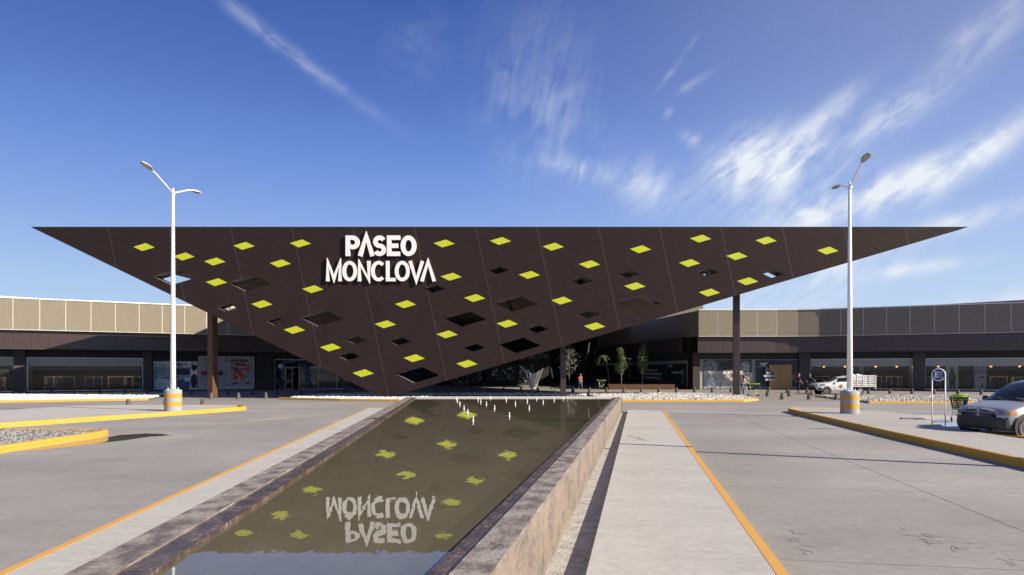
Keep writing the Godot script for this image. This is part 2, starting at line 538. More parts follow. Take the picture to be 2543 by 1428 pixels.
# profile of [radius, height] turned around y
func lathe(st: SurfaceTool, prof: Array, sides := 16, t := Transform3D()) -> void:
	for k in prof.size() - 1:
		for i in sides:
			var a := TAU * i / sides
			var b := TAU * (i + 1) / sides
			var p := [Vector3(cos(a) * prof[k][0], prof[k][1], sin(a) * prof[k][0]), Vector3(cos(b) * prof[k][0], prof[k][1], sin(b) * prof[k][0]), Vector3(cos(b) * prof[k + 1][0], prof[k + 1][1], sin(b) * prof[k + 1][0]), Vector3(cos(a) * prof[k + 1][0], prof[k + 1][1], sin(a) * prof[k + 1][0])]
			if prof[k][0] < 0.0001:
				tri(st, t * p[0], t * p[3], t * p[2])
			elif prof[k + 1][0] < 0.0001:
				tri(st, t * p[0], t * p[3], t * p[1])
			else:
				quad(st, t * p[0], t * p[3], t * p[2], t * p[1])

func numbered(n: String) -> String:
	var k: int = used.get(n, 0)
	used[n] = k + 1
	return n if k == 0 else "%s_%03d" % [n, k]

func done(st: SurfaceTool) -> ArrayMesh:
	st.generate_normals()
	st.index()
	return st.commit()

# commits one named mesh; a part when a parent is given, else a top-level thing
func obj(called: String, st: SurfaceTool, m: String, parent: Node3D = null) -> MeshInstance3D:
	return inst(called, done(st), m, parent)

func inst(called: String, mesh: Mesh, m: String, parent: Node3D = null) -> MeshInstance3D:
	var o := MeshInstance3D.new()
	o.mesh = mesh
	o.material_override = M[m]
	if parent:
		o.name = called
		parent.add_child(o, true)
	else:
		o.name = numbered(called)
		add_child(o, true)
	return o

func tag(o: Node, label: String, category: String, group := "") -> Node:
	o.set_meta("label", label)
	o.set_meta("category", category)
	if group:
		o.set_meta("group", group)
	return o

func structure(o: Node, label := "") -> Node:
	o.set_meta("kind", "structure")
	if label:
		o.set_meta("label", label)
	return o

func thing(called: String, label: String, category: String, at := Vector3.ZERO, turn := 0.0, group := "") -> Node3D:
	var o := Node3D.new()
	o.name = numbered(called)
	add_child(o, true)
	o.position = at
	o.rotation.y = turn
	tag(o, label, category, group)
	return o

func part(called: String, parent: Node3D, at := Vector3.ZERO) -> Node3D:
	var o := Node3D.new()
	o.name = called
	parent.add_child(o, true)
	o.position = at
	return o

func bx(called: String, parent: Node3D, c: Vector3, s: Vector3, m: String, t := Transform3D()) -> MeshInstance3D:
	var st := st_new()
	box(st, c, s, t)
	return obj(called, st, m, parent)

func tb(called: String, parent: Node3D, pts: Array, rad, m: String, sides := 8) -> MeshInstance3D:
	var st := st_new(true)
	tube(st, pts, rad, sides, true)
	return obj(called, st, m, parent)

func words(called: String, text: String, parent: Node3D, at: Vector3, height: float, width: float, m: String, bold := false) -> MeshInstance3D:
	var tm := TextMesh.new()
	var f := SystemFont.new()
	f.font_names = PackedStringArray(["Droid Sans"])
	f.font_weight = 700 if bold else 400
	tm.font = f
	tm.text = text
	tm.font_size = 48
	tm.pixel_size = 0.01
	tm.depth = 0.02
	tm.curve_step = 4.0
	var o := inst(called, tm, m, parent)
	var bb := tm.get_aabb()
	var sy := height / maxf(bb.size.y, 0.01)
	var sx := width / maxf(bb.size.x, 0.01)
	o.scale = Vector3(sx, sy, 1.0)
	o.position = at - Vector3((bb.position.x + bb.size.x * 0.5) * sx, (bb.position.y + bb.size.y * 0.5) * sy, 0)
	return o

func pv(a: Array) -> PackedVector2Array:
	var out := PackedVector2Array()
	for p in a:
		out.append(Vector2(p[0], p[1]))
	return out

# ------------------------------------------------------------------ ground, roads, walks
func k_left(z: float) -> float:      # kerb edge of the walk left of the pool; z is metres ahead
	return -4.45 - 0.0877 * z
func k_right(z: float) -> float:     # kerb edge of the walk right of the pool
	return 1.508 + 0.178 * z
func w_right(z: float) -> float:     # its other edge, at the gutter
	return -0.508 + 0.185 * z
func p_left(z: float) -> float:      # outer faces of the pool walls
	return -2.567 - 0.0802 * z
func p_right(z: float) -> float:
	return -1.005 + 0.1892 * z
func r_joint(z: float) -> float:
	return 5.13 + 0.162 * z

func strip(st: SurfaceTool, fa: Callable, oa: float, fb: Callable, ob: float, z0: float, z1: float, y0: float, y1: float) -> void:
	slab(st, pv([[fa.call(z0) + oa, -z0], [fb.call(z0) + ob, -z0], [fb.call(z1) + ob, -z1], [fa.call(z1) + oa, -z1]]), y0, y1)

func kerb(st: SurfaceTool, pts: Array, w: float, h: float) -> void:
	var prof := [Vector2(0, -0.1), Vector2(0.012, h - 0.05), Vector2(0.028, h - 0.015), Vector2(0.06, h), Vector2(w - 0.02, h), Vector2(w, h - 0.015), Vector2(w, -0.1)]
	var rings := []
	for k in pts.size():
		var a := Vector2(pts[max(k - 1, 0)][0], pts[max(k - 1, 0)][1])
		var p := Vector2(pts[k][0], pts[k][1])
		var b := Vector2(pts[min(k + 1, pts.size() - 1)][0], pts[min(k + 1, pts.size() - 1)][1])
		var d := (b - a).normalized()
		var n := Vector2(-d.y, d.x)
		if k > 0 and k < pts.size() - 1:
			var d0 := (p - a).normalized()
			n /= maxf(Vector2(-d0.y, d0.x).dot(n), 0.5)
		var ring := []
		for q in prof:
			var xz: Vector2 = p + n * q.x
			ring.append(Vector3(xz.x, q.y, xz.y))
		rings.append(ring)
	for k in rings.size() - 1:
		for i in prof.size() - 1:
			quad(st, rings[k + 1][i], rings[k + 1][i + 1], rings[k][i + 1], rings[k][i])
	for e in [0, rings.size() - 1]:
		for i in range(1, prof.size() - 1):
			if e == 0:
				tri(st, rings[e][0], rings[e][i + 1], rings[e][i])
			else:
				tri(st, rings[e][0], rings[e][i], rings[e][i + 1])

# a quarter or longer bend between given points, for kerb noses
func bend(a: Vector2, c: Vector2, b: Vector2, n: int) -> Array:
	var out := []
	for k in n + 1:
		var t := float(k) / n
		var p := a.lerp(c, t).lerp(c.lerp(b, t), t)
		out.append([p.x, p.y])
	return out

func build_ground() -> void:
	var st := st_new()
	slab(st, pv([[-1500, 300], [1500, 300], [1500, -2500], [-1500, -2500]]), -0.5, -0.12)
	structure(obj("ground", st, "plaza"))
	st = st_new()
	slab(st, pv([[-120, 60], [k_left(-60), 60], [k_left(45.5), -45.5], [-120, -45.5]]), -0.1, 0.0)
	structure(obj("road_left", st, "road"))
	st = st_new()
	slab(st, pv([[k_left(36.2), -36.2], [k_right(34.4), -34.4], [k_right(45.5), -45.5], [k_left(45.5), -45.5]]), -0.1, -0.004)
	structure(obj("road_crossing", st, "road"))
	st = st_new()
	slab(st, pv([[-130, -45.5], [130, -45.5], [130, -112], [-130, -112]]), -0.1, -0.002)
	structure(obj("plaza", st, "plaza"))
	# right road: cast concrete slabs with open joints
	var rr := Node3D.new()
	rr.name = "road_right"
	add_child(rr)
	structure(rr)
	var zs := [-22.0, -12.0, -4.0, 2.8, 7.6, 12.4, 17.2, 22.0, 26.8, 31.6, 36.4, 41.2, 45.5]
	for k in zs.size() - 1:
		var g := 0.009
		var z0: float = zs[k] + g
		var z1: float = zs[k + 1] - (g if k < zs.size() - 2 else 0.0)
		st = st_new()
		slab(st, pv([[k_right(z0), -z0], [r_joint(z0) - g, -z0 + 0.165 * 3.6], [r_joint(z1) - g, -z1 + (0.165 * 3.6 if k < zs.size() - 2 else 0.0)], [k_right(z1), -z1]]), -0.1, 0.0)
		obj("road_slab", st, "road", rr)
		st = st_new()
		slab(st, pv([[r_joint(z0) + g, -z0 + 0.165 * 3.6], [r_joint(z0) + 7.5, -z0 + 1.6], [r_joint(z1) + 7.5, -z1 + (1.6 if k < zs.size() - 2 else 0.0)], [r_joint(z1) + g, -z1 + (0.165 * 3.6 if k < zs.size() - 2 else 0.0)]]), -0.1, 0.0)
		obj("road_slab", st, "road", rr)
	st = st_new()
	slab(st, pv([[r_joint(-22) + 7.515, 22], [130, 22], [130, -45.5], [r_joint(45.5) + 7.515, -45.5]]), -0.1, 0.0)
	obj("parking_surface", st, "road", rr)
	# walks on both sides of the pool
	for side in 2:
		var wk := Node3D.new()
		wk.name = "walk_left" if side == 0 else "walk_right"
		add_child(wk)
		structure(wk)
		var z := -10.5
		while z < 34.0:
			var z1 := minf(z + 4.8, 36.0 if side == 0 else 34.3)
			st = st_new()
			if side == 0:
				strip(st, k_left, 0.11, p_left, -0.012, z, z1 - 0.014, -0.12, 0.12)
			else:
				strip(st, w_right, 0.0, k_right, -0.12, z, z1 - 0.014, -0.12, 0.12)
			obj("walk_slab", st, "walk", wk)
			z += 4.8
		st = st_new()
		if side == 0:
			strip(st, k_left, 0.0, k_left, 0.108, -10.5, 36.2, -0.1, 0.123)
		else:
			strip(st, k_right, -0.118, k_right, 0.0, -10.5, 34.4, -0.1, 0.123)
		obj("painted_kerb", st, "line_yellow", wk)
	st = st_new()
	strip(st, p_right, 0.0, w_right, 0.0, -10.5, 34.3, -0.12, -0.03)
	structure(obj("gutter", st, "concrete"))
	# access cover in the right walk
	var hz := 19.95
	var t := thing("access_cover", "small rectangular metal access cover set in the walk right of the pool", "cover", Vector3(3.93, 0.12, -hz), 0.18)
	bx("cover_frame", t, Vector3(0, 0.0015, 0), Vector3(0.62, 0.005, 1.5), "pale_grey")
	bx("cover_plate", t, Vector3(0, 0.0045, 0), Vector3(0.54, 0.006, 1.42), "walk")
	bx("lifting_slot", t, Vector3(-0.2, 0.0085, 0.0), Vector3(0.03, 0.003, 0.35), "black")
	# traffic islands
	var isl := thing("kerbed_island", "long concrete island with brownish yellow kerb carrying a light pole, beside the silver minivan", "island")
	var edge := [[9.6, -3.0], [10.93, -14.6], [11.85, -21.7], [13.2, -30.6]] + bend(Vector2(13.75, -33.9), Vector2(14.0, -35.1), Vector2(14.9, -35.0), 5)
	edge.append_array([[16.6, -34.7]])
	st = st_new()
	kerb(st, edge, 0.17, 0.2)
	obj("kerb", st, "kerb_yellow", isl)
	st = st_new()
	slab(st, pv([[9.75, -3.0], [11.07, -14.6], [11.99, -21.7], [13.33, -30.5], [13.9, -33.8], [14.3, -34.7], [16.6, -34.55], [17.6, -30.0], [16.5, -27.4], [15.2, -24.2], [14.55, -22.9], [14.3, -18.5], [14.2, -14.0], [13.4, -3.0]]), -0.05, 0.188)
	obj("concrete_top", st, "island", isl)
	st = st_new()
	slab(st, pv([[15.25, -24.0], [16.55, -27.3], [20.5, -27.0], [19.2, -24.6], [16.9, -22.9], [14.75, -22.85]]), -0.05, 0.10)
	obj("blue_ramp", st, "paint_blue", isl)
	st = st_new()
	slab(st, pv([[16.6, -27.35], [17.65, -29.9], [21.5, -29.5], [20.5, -27.05]]), -0.05, 0.145)
	obj("far_ramp", st, "walk", isl)
	var li := thing("kerbed_island", "concrete island with bright yellow kerb carrying the left light pole", "island")
	edge = [[-22.2, -15.0], [-18.67, -24.9], [-15.2, -33.1]] + bend(Vector2(-14.35, -35.2), Vector2(-13.75, -36.7), Vector2(-15.1, -37.9), 6) + [[-17.5, -38.3]]
	st = st_new()
	kerb(st, rev(edge), 0.2, 0.19)
	obj("kerb", st, "kerb_yellow", li)
	st = st_new()
	slab(st, pv([[-22.4, -15.1], [-18.84, -25.0], [-15.36, -33.2], [-14.4, -35.6], [-15.2, -37.75], [-17.5, -38.2], [-21.5, -38.25], [-23.7, -37.3], [-24.3, -34.2], [-25.3, -29.5], [-28.5, -15.0]]), -0.05, 0.178)
	obj("concrete_top", st, "walk", li)
	var pl := thing("gravel_bed", "grey gravel bed with worn yellow kerb at the left edge, beside a puddle", "planting bed")
	edge = [[-13.0, -9.0], [-12.96, -17.3], [-12.86, -21.0]] + bend(Vector2(-12.9, -21.5), Vector2(-13.0, -22.6), Vector2(-14.0, -22.65), 6) + [[-17.0, -22.6]]
	st = st_new()
	kerb(st, rev(edge), 0.22, 0.19)
	obj("kerb", st, "kerb_yellow", pl)
	st = st_new()
	slab(st, pv([[-13.2, -9.0], [-13.15, -17.3], [-13.06, -21.0], [-13.3, -22.3], [-14.0, -22.45], [-17.0, -22.4], [-17.2, -9.0]]), -0.05, 0.13)
	obj("bed_soil", st, "charcoal", pl)
	# standing water by that kerb
	var pud := [[-12.80, -17.4], [-12.72, -19.2], [-12.68, -21.2], [-12.75, -22.2], [-12.2, -22.7], [-11.4, -22.5], [-10.9, -22.1], [-11.5, -21.6], [-11.6, -20.6], [-12.0, -19.4], [-12.35, -18.3]]
	st = st_new()
	slab(st, pv(pud), 0.0, 0.004)
	tag(obj("puddle", st, "puddle"), "dark puddle on the road along the yellow kerb of the gravel bed", "puddle")
	# cracks in the right road
	var cr := RandomNumberGenerator.new()
	cr.seed = 8
	for q in [["fine crack web in the concrete of the right road near the bottom edge", 5.05, -9.1, 5.45, -7.6, 22, 0.55], ["short crack along the yellow edge line of the right walk", 3.6, -9.2, 3.35, -7.9, 9, 0.22]]:
		st = st_new()
		for n in q[5]:
			var f := cr.randf()
			var a := Vector2(lerpf(q[1], q[3], f), lerpf(q[2], q[4], f)) + Vector2(cr.randfn(0, q[6] * 0.35), cr.randfn(0, q[6] * 0.3))
			var dr := Vector2(0.35, 1.0).rotated(cr.randfn(0, 0.9)) * cr.randf_range(0.03, 0.10)
			for e in 3:
				var b := a + dr.rotated(cr.randfn(0, 0.5))
				var nn := (b - a).orthogonal().normalized() * cr.randf_range(0.001, 0.0026)
				slab(st, PackedVector2Array([a - nn, b - nn, b + nn, a + nn]), 0.0, 0.003)
				a = b
		var ck := obj("surface_crack", st, "crack")
		ck.set_meta("kind", "stuff")
		tag(ck, q[0], "crack")
	# faded road paint
	st = st_new()
	slab(st, pv([[-11.3, -28.4], [-10.6, -29.6], [-10.2, -30.7], [-9.85, -31.0], [-10.05, -29.9], [-10.75, -28.6]]), 0.0, 0.004)
	tag(obj("paint_mark", st, "line_faded"), "short faded orange paint stroke on the left road", "road marking")

func rev(a: Array) -> Array:
	var b := a.duplicate()
	b.reverse()
	return b

# ------------------------------------------------------------------ the pool
func build_pool() -> void:
	var p := thing("reflecting_pool", "long wedge shaped stone reflecting pool with fountain jets in front of canopy", "pool")
	var st: SurfaceTool
	var z := 2.2
	var far := 34.7
	while z < far - 0.1:
		var z1 := minf(z + 2.4, far)
		var g := 0.007
		# outer cladding, rim and wet inner step, one slab each
		st = st_new()
		strip(st, p_right, -0.035, p_right, 0.0, z + g, z1 - g, -0.12, 0.725)
		obj("cladding_slab", st, "clad", p)
		st = st_new()
		strip(st, p_left, 0.0, p_left, 0.035, z + g, z1 - g, -0.12, 0.725)
		obj("cladding_slab", st, "clad", p)
		st = st_new()
		strip(st, p_right, -0.26, p_right, 0.012, z + g, z1 - g, 0.728, 0.762)
		obj("rim_slab", st, "slate", p)
		st = st_new()
		strip(st, p_left, -0.012, p_left, 0.30, z + g, z1 - g, 0.728, 0.762)
		obj("rim_slab", st, "slate", p)
		st = st_new()
		strip(st, p_right, -0.42, p_right, -0.264, z + g, z1 - g, 0.40, 0.744)
		obj("inner_step", st, "wet_slate", p)
		st = st_new()
		strip(st, p_left, 0.304, p_left, 0.52, z + g, z1 - g, 0.40, 0.746)
		obj("inner_step", st, "wet_slate", p)
		# floor tiles
		for c in 4:
			var q := []
			for e in [[z + 0.01, c], [z + 0.01, c + 1], [z1 - 0.01, c + 1], [z1 - 0.01, c]]:
				var a := p_left(e[0]) + 0.5
				var b := p_right(e[0]) - 0.4
				var s := 0.008 if e[1] == c else -0.008
				q.append([a + (b - a) * e[1] / 4.0 + s, -e[0]])
			st = st_new()
			slab(st, pv(q), 0.3, 0.40)
			obj("floor_tile", st, "pool_floor", p)
		z += 2.4
	# cores and ends
	st = st_new()
	strip(st, p_right, -0.25, p_right, -0.037, 2.2, far, -0.12, 0.726)
	strip(st, p_left, 0.037, p_left, 0.29, 2.2, far, -0.12, 0.726)
	strip(st, p_left, 0.3, p_right, -0.26, 2.24, far - 0.3, -0.12, 0.29)
	obj("core", st, "charcoal", p)
	var x := p_left(far)
	while x < p_right(far) - 0.1:
		var x1 := minf(x + 2.4, p_right(far))
		st = st_new()
		slab(st, pv([[x + 0.006, -far + 0.28], [x1 - 0.006, -far + 0.28], [x1 - 0.006, -far - 0.02], [x + 0.006, -far - 0.02]]), 0.728, 0.770)
		obj("end_rim_slab", st, "trim", p)
		x += 2.4
	st = st_new()
	slab(st, pv([[p_left(far), -far + 0.25], [p_right(far), -far + 0.25], [p_right(far), -far], [p_left(far), -far]]), -0.12, 0.727)
	slab(st, pv([[p_left(2.2), -2.2], [p_right(2.2), -2.2], [p_right(1.95), -1.95], [p_left(1.95), -1.95]]), -0.12, 0.78)
	obj("end_wall", st, "clad", p)
	st = st_new()
	var q2 := []
	for e in [[2.21, 0], [2.21, 1], [far - 0.26, 1], [far - 0.26, 0]]:
		q2.append([(p_left(e[0]) + 0.4) if e[1] == 0 else (p_right(e[0]) - 0.34), -e[0]])
	var poly := pv(q2)
	for t3 in [[0, 1, 2], [0, 2, 3]]:
		var a := poly[t3[0]]
		var b := poly[t3[1]]
		var c := poly[t3[2]]
		if (b - a).cross(c - a) < 0:
			tri(st, Vector3(a.x, 0.714, a.y), Vector3(c.x, 0.714, c.y), Vector3(b.x, 0.714, b.y))
		else:
			tri(st, Vector3(a.x, 0.714, a.y), Vector3(b.x, 0.714, b.y), Vector3(c.x, 0.714, c.y))
	structure(obj("pool_water", st, "water"), "still murky olive green water of the pool")
	# fountain jets
	var spots := [[-2.74, 33.56], [-2.47, 30.91], [-2.14, 27.97], [-1.74, 24.73], [-1.45, 22.37], [-1.07, 18.79], [-1.6, 32.18], [-1.38, 30.12], [-1.05, 27.97], [-0.64, 24.99], [-0.08, 20.79], [-1.07, 34.05], [-0.27, 31.75], [0.14, 28.3], [0.63, 24.99], [0.68, 30.51], [1.2, 33.09], [1.34, 29.37], [1.96, 31.75], [2.52, 33.56]]
	var mesh: ArrayMesh
	st = st_new(true)
	lathe(st, [[0.0, -0.02], [0.026, -0.02], [0.026, 0.03], [0.014, 0.035], [0.014, 0.11], [0.017, 0.115], [0.017, 0.13], [0.0, 0.133]], 10)
	mesh = done(st)
	var byz := spots.duplicate()
	byz.sort_custom(func(a, b): return a[1] < b[1])
	for k in byz.size():
		var o := inst("fountain_jet", mesh, "white")
		o.position = Vector3(byz[k][0], 0.70, -byz[k][1])
		tag(o, "white upright fountain jet in the pool, %s nearest to the viewer" % ORD[k], "fountain jet", "white fountain jets standing in the pool")

# ------------------------------------------------------------------ the canopy
const CA := Vector2(0.93429, 0.27488)
const CB := Vector2(-0.66380, 0.32172)
const CO := Vector2(-0.25052, 0.37809)
const YELLOW := [[-3, 36], [-2, 33], [-1, 31], [2, 32], [-3, 28], [2, 28], [5, 30], [1, 23], [-3, 23], [-4, 18], [-4, 14], [-5, 9], [1, 15], [4, 17], [-1, 9], [12, 24], [9, 19], [8, 15], [3, 11], [1, 6], [15, 22], [13, 16], [7, 10], [17, 19], [12, 11], [17, 15], [11, 6], [21, 15], [17, 10], [22, 11], [25, 14], [20, 6], [25, 10], [23, 6], [28, 11], [30, 7]]
const HOLE := [[-5, 24], [-4, 20], [-2, 14], [0, 12], [-4, 12], [7, 18], [12, 18], [3, 8], [8, 8], [15, 13], [18, 12], [12, 8], [22, 9], [25, 6]]
const HOLE2 := [[-5, 30], [-2, 26], [-2, 18], [-3, 6], [5, 12], [9, 12], [5, 6], [15, 7]]
const CTOP := 12.62
const CZ := -50.0

func cell(i: float, j: float) -> Vector2:
	return CO + CA * i + CB * j

func build_canopy() -> void:
	var t := thing("triangular_canopy", "huge dark brown triangular canopy with lime yellow panels and square openings", "canopy")
	var kind := {}
	var opening := {}
	for c in HOLE:
		kind[Vector2i(c[0], c[1])] = 2
		opening[Vector2i(c[0], c[1])] = opening.size()
	for c in HOLE2:
		for d in [[0, 0], [1, 0], [0, 1], [1, 1]]:
			kind[Vector2i(c[0] + d[0], c[1] + d[1])] = 2
			opening[Vector2i(c[0] + d[0], c[1] + d[1])] = 100 + c[0] * 50 + c[1]
	for c in YELLOW:
		kind[Vector2i(c[0], c[1])] = 1
	var top := pv([[-60, -5], [60, -5], [60, CTOP], [-60, CTOP]])
	var cells := []
	for i in range(-6, 41):
		for j in range(5, 45):
			if cell(i - 0.5, j - 0.5).y > CTOP - 0.02:
				continue
			cells.append(Vector2i(i, j))
	var solid := func(p: Vector2) -> bool:
		if p.y > CTOP:
			return false
		var q := p - CO
		var det := CA.cross(CB)
		var i := q.cross(CB) / det
		var j := CA.cross(q) / det
		if i < -6.5 or j < 4.5:
			return false
		return kind.get(Vector2i(roundi(i), roundi(j)), 0) != 2
	var back := st_new()
	var reveals := {}
	var field := st_new()
	var n := 0
	var zb := CZ - 1.4
	cells.sort_custom(func(a, b): return cell(a.x, a.y).y < cell(b.x, b.y).y)
	for c in cells:
		var k: int = kind.get(c, 0)
		if k == 2:
			continue
		var full := pv([])
		var inner := pv([])
		var g := 0.012
		for e in [[-0.5, -0.5], [0.5, -0.5], [0.5, 0.5], [-0.5, 0.5]]:
			full.append(cell(c.x + e[0], c.y + e[1]))
			inner.append(cell(c.x + e[0] * (1.0 - 2.0 * g), c.y + e[1] * (1.0 - 2.0 * g * 1.15)))
		var fp := Geometry2D.intersect_polygons(full, top)
		var ip := Geometry2D.intersect_polygons(inner, pv([[-60, -5], [60, -5], [60, CTOP - 0.02], [-60, CTOP - 0.02]]))
		if fp.is_empty():
			continue
		var poly: PackedVector2Array = fp[0]
		# backing sheets with the reveals of openings and outer edges
		var idx := Geometry2D.triangulate_polygon(poly)
		for q in range(0, idx.size(), 3):
			var a := poly[idx[q]]
			var b := poly[idx[q + 1]]
			var d := poly[idx[q + 2]]
			if (b - a).cross(d - a) > 0:
				var s := b
				b = d
				d = s
			tri(back, Vector3(a.x, a.y, CZ), Vector3(b.x, b.y, CZ), Vector3(d.x, d.y, CZ))
			tri(back, Vector3(a.x, a.y, zb), Vector3(d.x, d.y, zb), Vector3(b.x, b.y, zb))
		var ccw := not Geometry2D.is_polygon_clockwise(poly)
		for q in poly.size():
			var a := poly[q]
			var b := poly[(q + 1) % poly.size()]
			var nrm := (Vector2((b - a).y, -(b - a).x) * (1.0 if ccw else -1.0)).normalized()
			if (b - a).length() < 0.01 or solid.call((a + b) * 0.5 + nrm * 0.06):
				continue
			if not ccw:
				var s := a
				a = b
				b = s
			var mid := (a + b) * 0.5 + nrm * 0.06
			var qi := mid - CO
			var det := CA.cross(CB)
			var ii := qi.cross(CB) / det
			var jj := CA.cross(qi) / det
			var target := back
			if mid.y < CTOP and ii > -6.5 and jj > 4.5:
				var id: int = opening[Vector2i(roundi(ii), roundi(jj))]
				if not reveals.has(id):
					reveals[id] = st_new()
				target = reveals[id]
			quad(target, Vector3(a.x, a.y, zb), Vector3(a.x, a.y, CZ + 0.02), Vector3(b.x, b.y, CZ + 0.02), Vector3(b.x, b.y, zb))
		if ip.is_empty():
			continue
		var z1 := CZ + 0.014 + (0.012 if k == 1 else 0.0)
		if k == 1:
			var st := st_new()
			plate(st, ip[0], CZ + 0.004, z1)
			obj("lime_panel", st, "lime", t)
		elif n < 264:
			var st := st_new()
			plate(st, ip[0], CZ + 0.004, z1)
			obj("brown_panel", st, ["brown_a", "brown_b", "brown_a", "brown_c"][absi(c.x * 7 + c.y * 13) % 4], t)
			n += 1
		else:
			plate(field, ip[0], CZ + 0.004, z1)
	obj("backing", back, "joint", t)
	# long slanted seams every few panels
	var holes := []
	for c in HOLE:
		holes.append(PackedVector2Array([cell(c[0] - 0.5, c[1] - 0.5), cell(c[0] + 0.5, c[1] - 0.5), cell(c[0] + 0.5, c[1] + 0.5), cell(c[0] - 0.5, c[1] + 0.5)]))
	for c in HOLE2:
		holes.append(PackedVector2Array([cell(c[0] - 0.5, c[1] - 0.5), cell(c[0] + 1.5, c[1] - 0.5), cell(c[0] + 1.5, c[1] + 1.5), cell(c[0] - 0.5, c[1] + 1.5)]))
	for c in YELLOW:
		holes.append(PackedVector2Array([cell(c[0] - 0.5, c[1] - 0.5), cell(c[0] + 0.5, c[1] - 0.5), cell(c[0] + 0.5, c[1] + 0.5), cell(c[0] - 0.5, c[1] + 0.5)]))
	var area := PackedVector2Array([cell(-6.5, 4.5), cell(-6.5, 4.5) + CA * 46.0, cell(-6.5, 4.5) + CB * 40.0])
	for k in 14:
		var x := -29.6 + k * 4.49
		var pieces := Geometry2D.intersect_polygons(pv([[x - 0.015, CTOP - 0.03], [x + 0.015, CTOP - 0.03], [x + 0.015 + 0.21 * 13.0, CTOP - 13.0], [x - 0.015 + 0.21 * 13.0, CTOP - 13.0]]), area)
		for hole in holes:
			var nx := []
			for q in pieces:
				nx.append_array(Geometry2D.clip_polygons(q, hole))
			pieces.assign(nx)
		if pieces.is_empty():
			continue
		var sst := st_new()
		for q in pieces:
			plate(sst, q, CZ + 0.01, CZ + 0.017)
		obj("seam_strip", sst, "seam", t)
	for id in reveals:
		obj("opening_reveal", reveals[id], "reveal", t)
	obj("brown_panel_field", field, "brown_a", t).set_meta("kind", "stuff")
	# flat roof behind the face, tapering back to the building
	var st2 := st_new()
	slab(st2, pv([[-30.5, -51.41], [29.0, -51.41], [14.0, -80.0], [-19.0, -80.0], [-20.4, -68.0], [-20.3, -62.9], [-27.1, -59.0]]), 11.9, 12.58, true)
	obj("roof", st2, "brown_c", t)
	# pale inner linings seen through some openings
	for q in [[[-28.6, 11.0], [-12.0, 11.0], [-12.0, 5.2], [-20.3, 5.2], [-25.9, 9.5], [-28.2, 10.1]], [[-1.6, 9.0], [3.6, 9.0], [3.6, 6.4], [-1.6, 6.4]], [[8.3, 9.2], [13.2, 9.2], [13.2, 6.9], [8.3, 6.9]], [[10.4, 10.4], [12.4, 10.4], [12.4, 9.6], [10.4, 9.6]], [[16.2, 10.6], [18.0, 10.6], [18.0, 9.9], [16.2, 9.9]]]:
		st2 = st_new()
		plate(st2, pv(q), -57.2, -57.0)
		obj("inner_lining", st2, "beige_b", t)
	# steel hangers behind the openings
	st2 = st_new()
	for k in 9:
		var x := -24.0 + k * 5.6
		tube(st2, [Vector3(x, 11.9, -52.0), Vector3(x + 1.8, 11.9 - (12.0 - absf(x + 4.0) * 0.42) * 0.55, -51.6)], 0.11, 6)
	obj("steel_struts", st2, "black", t)
	# columns stand on the paving: things of their own
	var cols := [[-22.95, -52.3, 0.52, -0.372, "corten", "brown steel column under the left wing of the canopy", 12.0], [4.03, -53.9, 0.42, 0.0, "fascia", "slender brown steel column behind the pool's far edge", 11.9], [17.55, -53.4, 0.50, -0.22, "fascia", "tall dark brown steel column standing in white pebbles under the right wing", 11.9]]
	for c in cols:
		var o := thing("steel_column", c[5], "column", Vector3(c[0], 0, c[1]), c[3], "steel columns carrying the canopy")
		var st := st_new()
		cbox(st, Vector3(0, c[6] * 0.5, 0), Vector3(c[2], c[6] - 0.002, c[2]), 0.012)
		obj("shaft", st, c[4], o)
		bx("base_plate", o, Vector3(0, 0.02, 0), Vector3(c[2] + 0.16, 0.04, c[2] + 0.16), "dark_brown")
		for h in [2.05, 2.6]:
			bx("bolt_head", o, Vector3(0.0, h, c[2] * 0.5 + 0.008), Vector3(0.06, 0.06, 0.016), "pale_grey")

# ------------------------------------------------------------------ raised lettering
func ribbon(st: SurfaceTool, pts: Array, w: float, z0: float, z1: float, closed := false) -> void:
	var n := pts.size()
	var lp := []
	for k in n:
		var p: Vector2 = pts[k]
		var a: Vector2 = pts[(k - 1 + n) % n] if closed else pts[max(k - 1, 0)]
		var b: Vector2 = pts[(k + 1) % n] if closed else pts[min(k + 1, n - 1)]
		var d0 := (p - a).normalized() if p != a else (b - p).normalized()
		var d1 := (b - p).normalized() if p != b else d0
		var nn := (Vector2(-d0.y, d0.x) + Vector2(-d1.y, d1.x)).normalized()
		var m := nn * (w * 0.5 / maxf(nn.dot(Vector2(-d0.y, d0.x)), 0.42))
		lp.append([p + m, p - m])
	for k in (n if closed else n - 1):
		var a: Array = lp[k]
		var b: Array = lp[(k + 1) % n]
		var c := [a[0], b[0], b[1], a[1]]
		quad(st, v3(c[0], z1), v3(c[1], z1), v3(c[2], z1), v3(c[3], z1))
		quad(st, v3(c[3], z0), v3(c[2], z0), v3(c[1], z0), v3(c[0], z0))
		quad(st, v3(c[0], z0), v3(c[1], z0), v3(c[1], z1), v3(c[0], z1))
		quad(st, v3(c[3], z1), v3(c[2], z1), v3(c[2], z0), v3(c[3], z0))
	if not closed:
		quad(st, v3(lp[0][1], z0), v3(lp[0][0], z0), v3(lp[0][0], z1), v3(lp[0][1], z1))
		quad(st, v3(lp[-1][0], z0), v3(lp[-1][1], z0), v3(lp[-1][1], z1), v3(lp[-1][0], z1))

func v3(p: Vector2, z: float) -> Vector3:
	return Vector3(p.x, p.y, z)

func arc(cx: float, cy: float, rx: float, ry: float, a0: float, a1: float, n: int) -> Array:
	var out := []
	for k in n + 1:
		var t := deg_to_rad(a0 + (a1 - a0) * k / n)
		out.append(Vector2(cx + rx * cos(t), cy + ry * sin(t)))
	return out

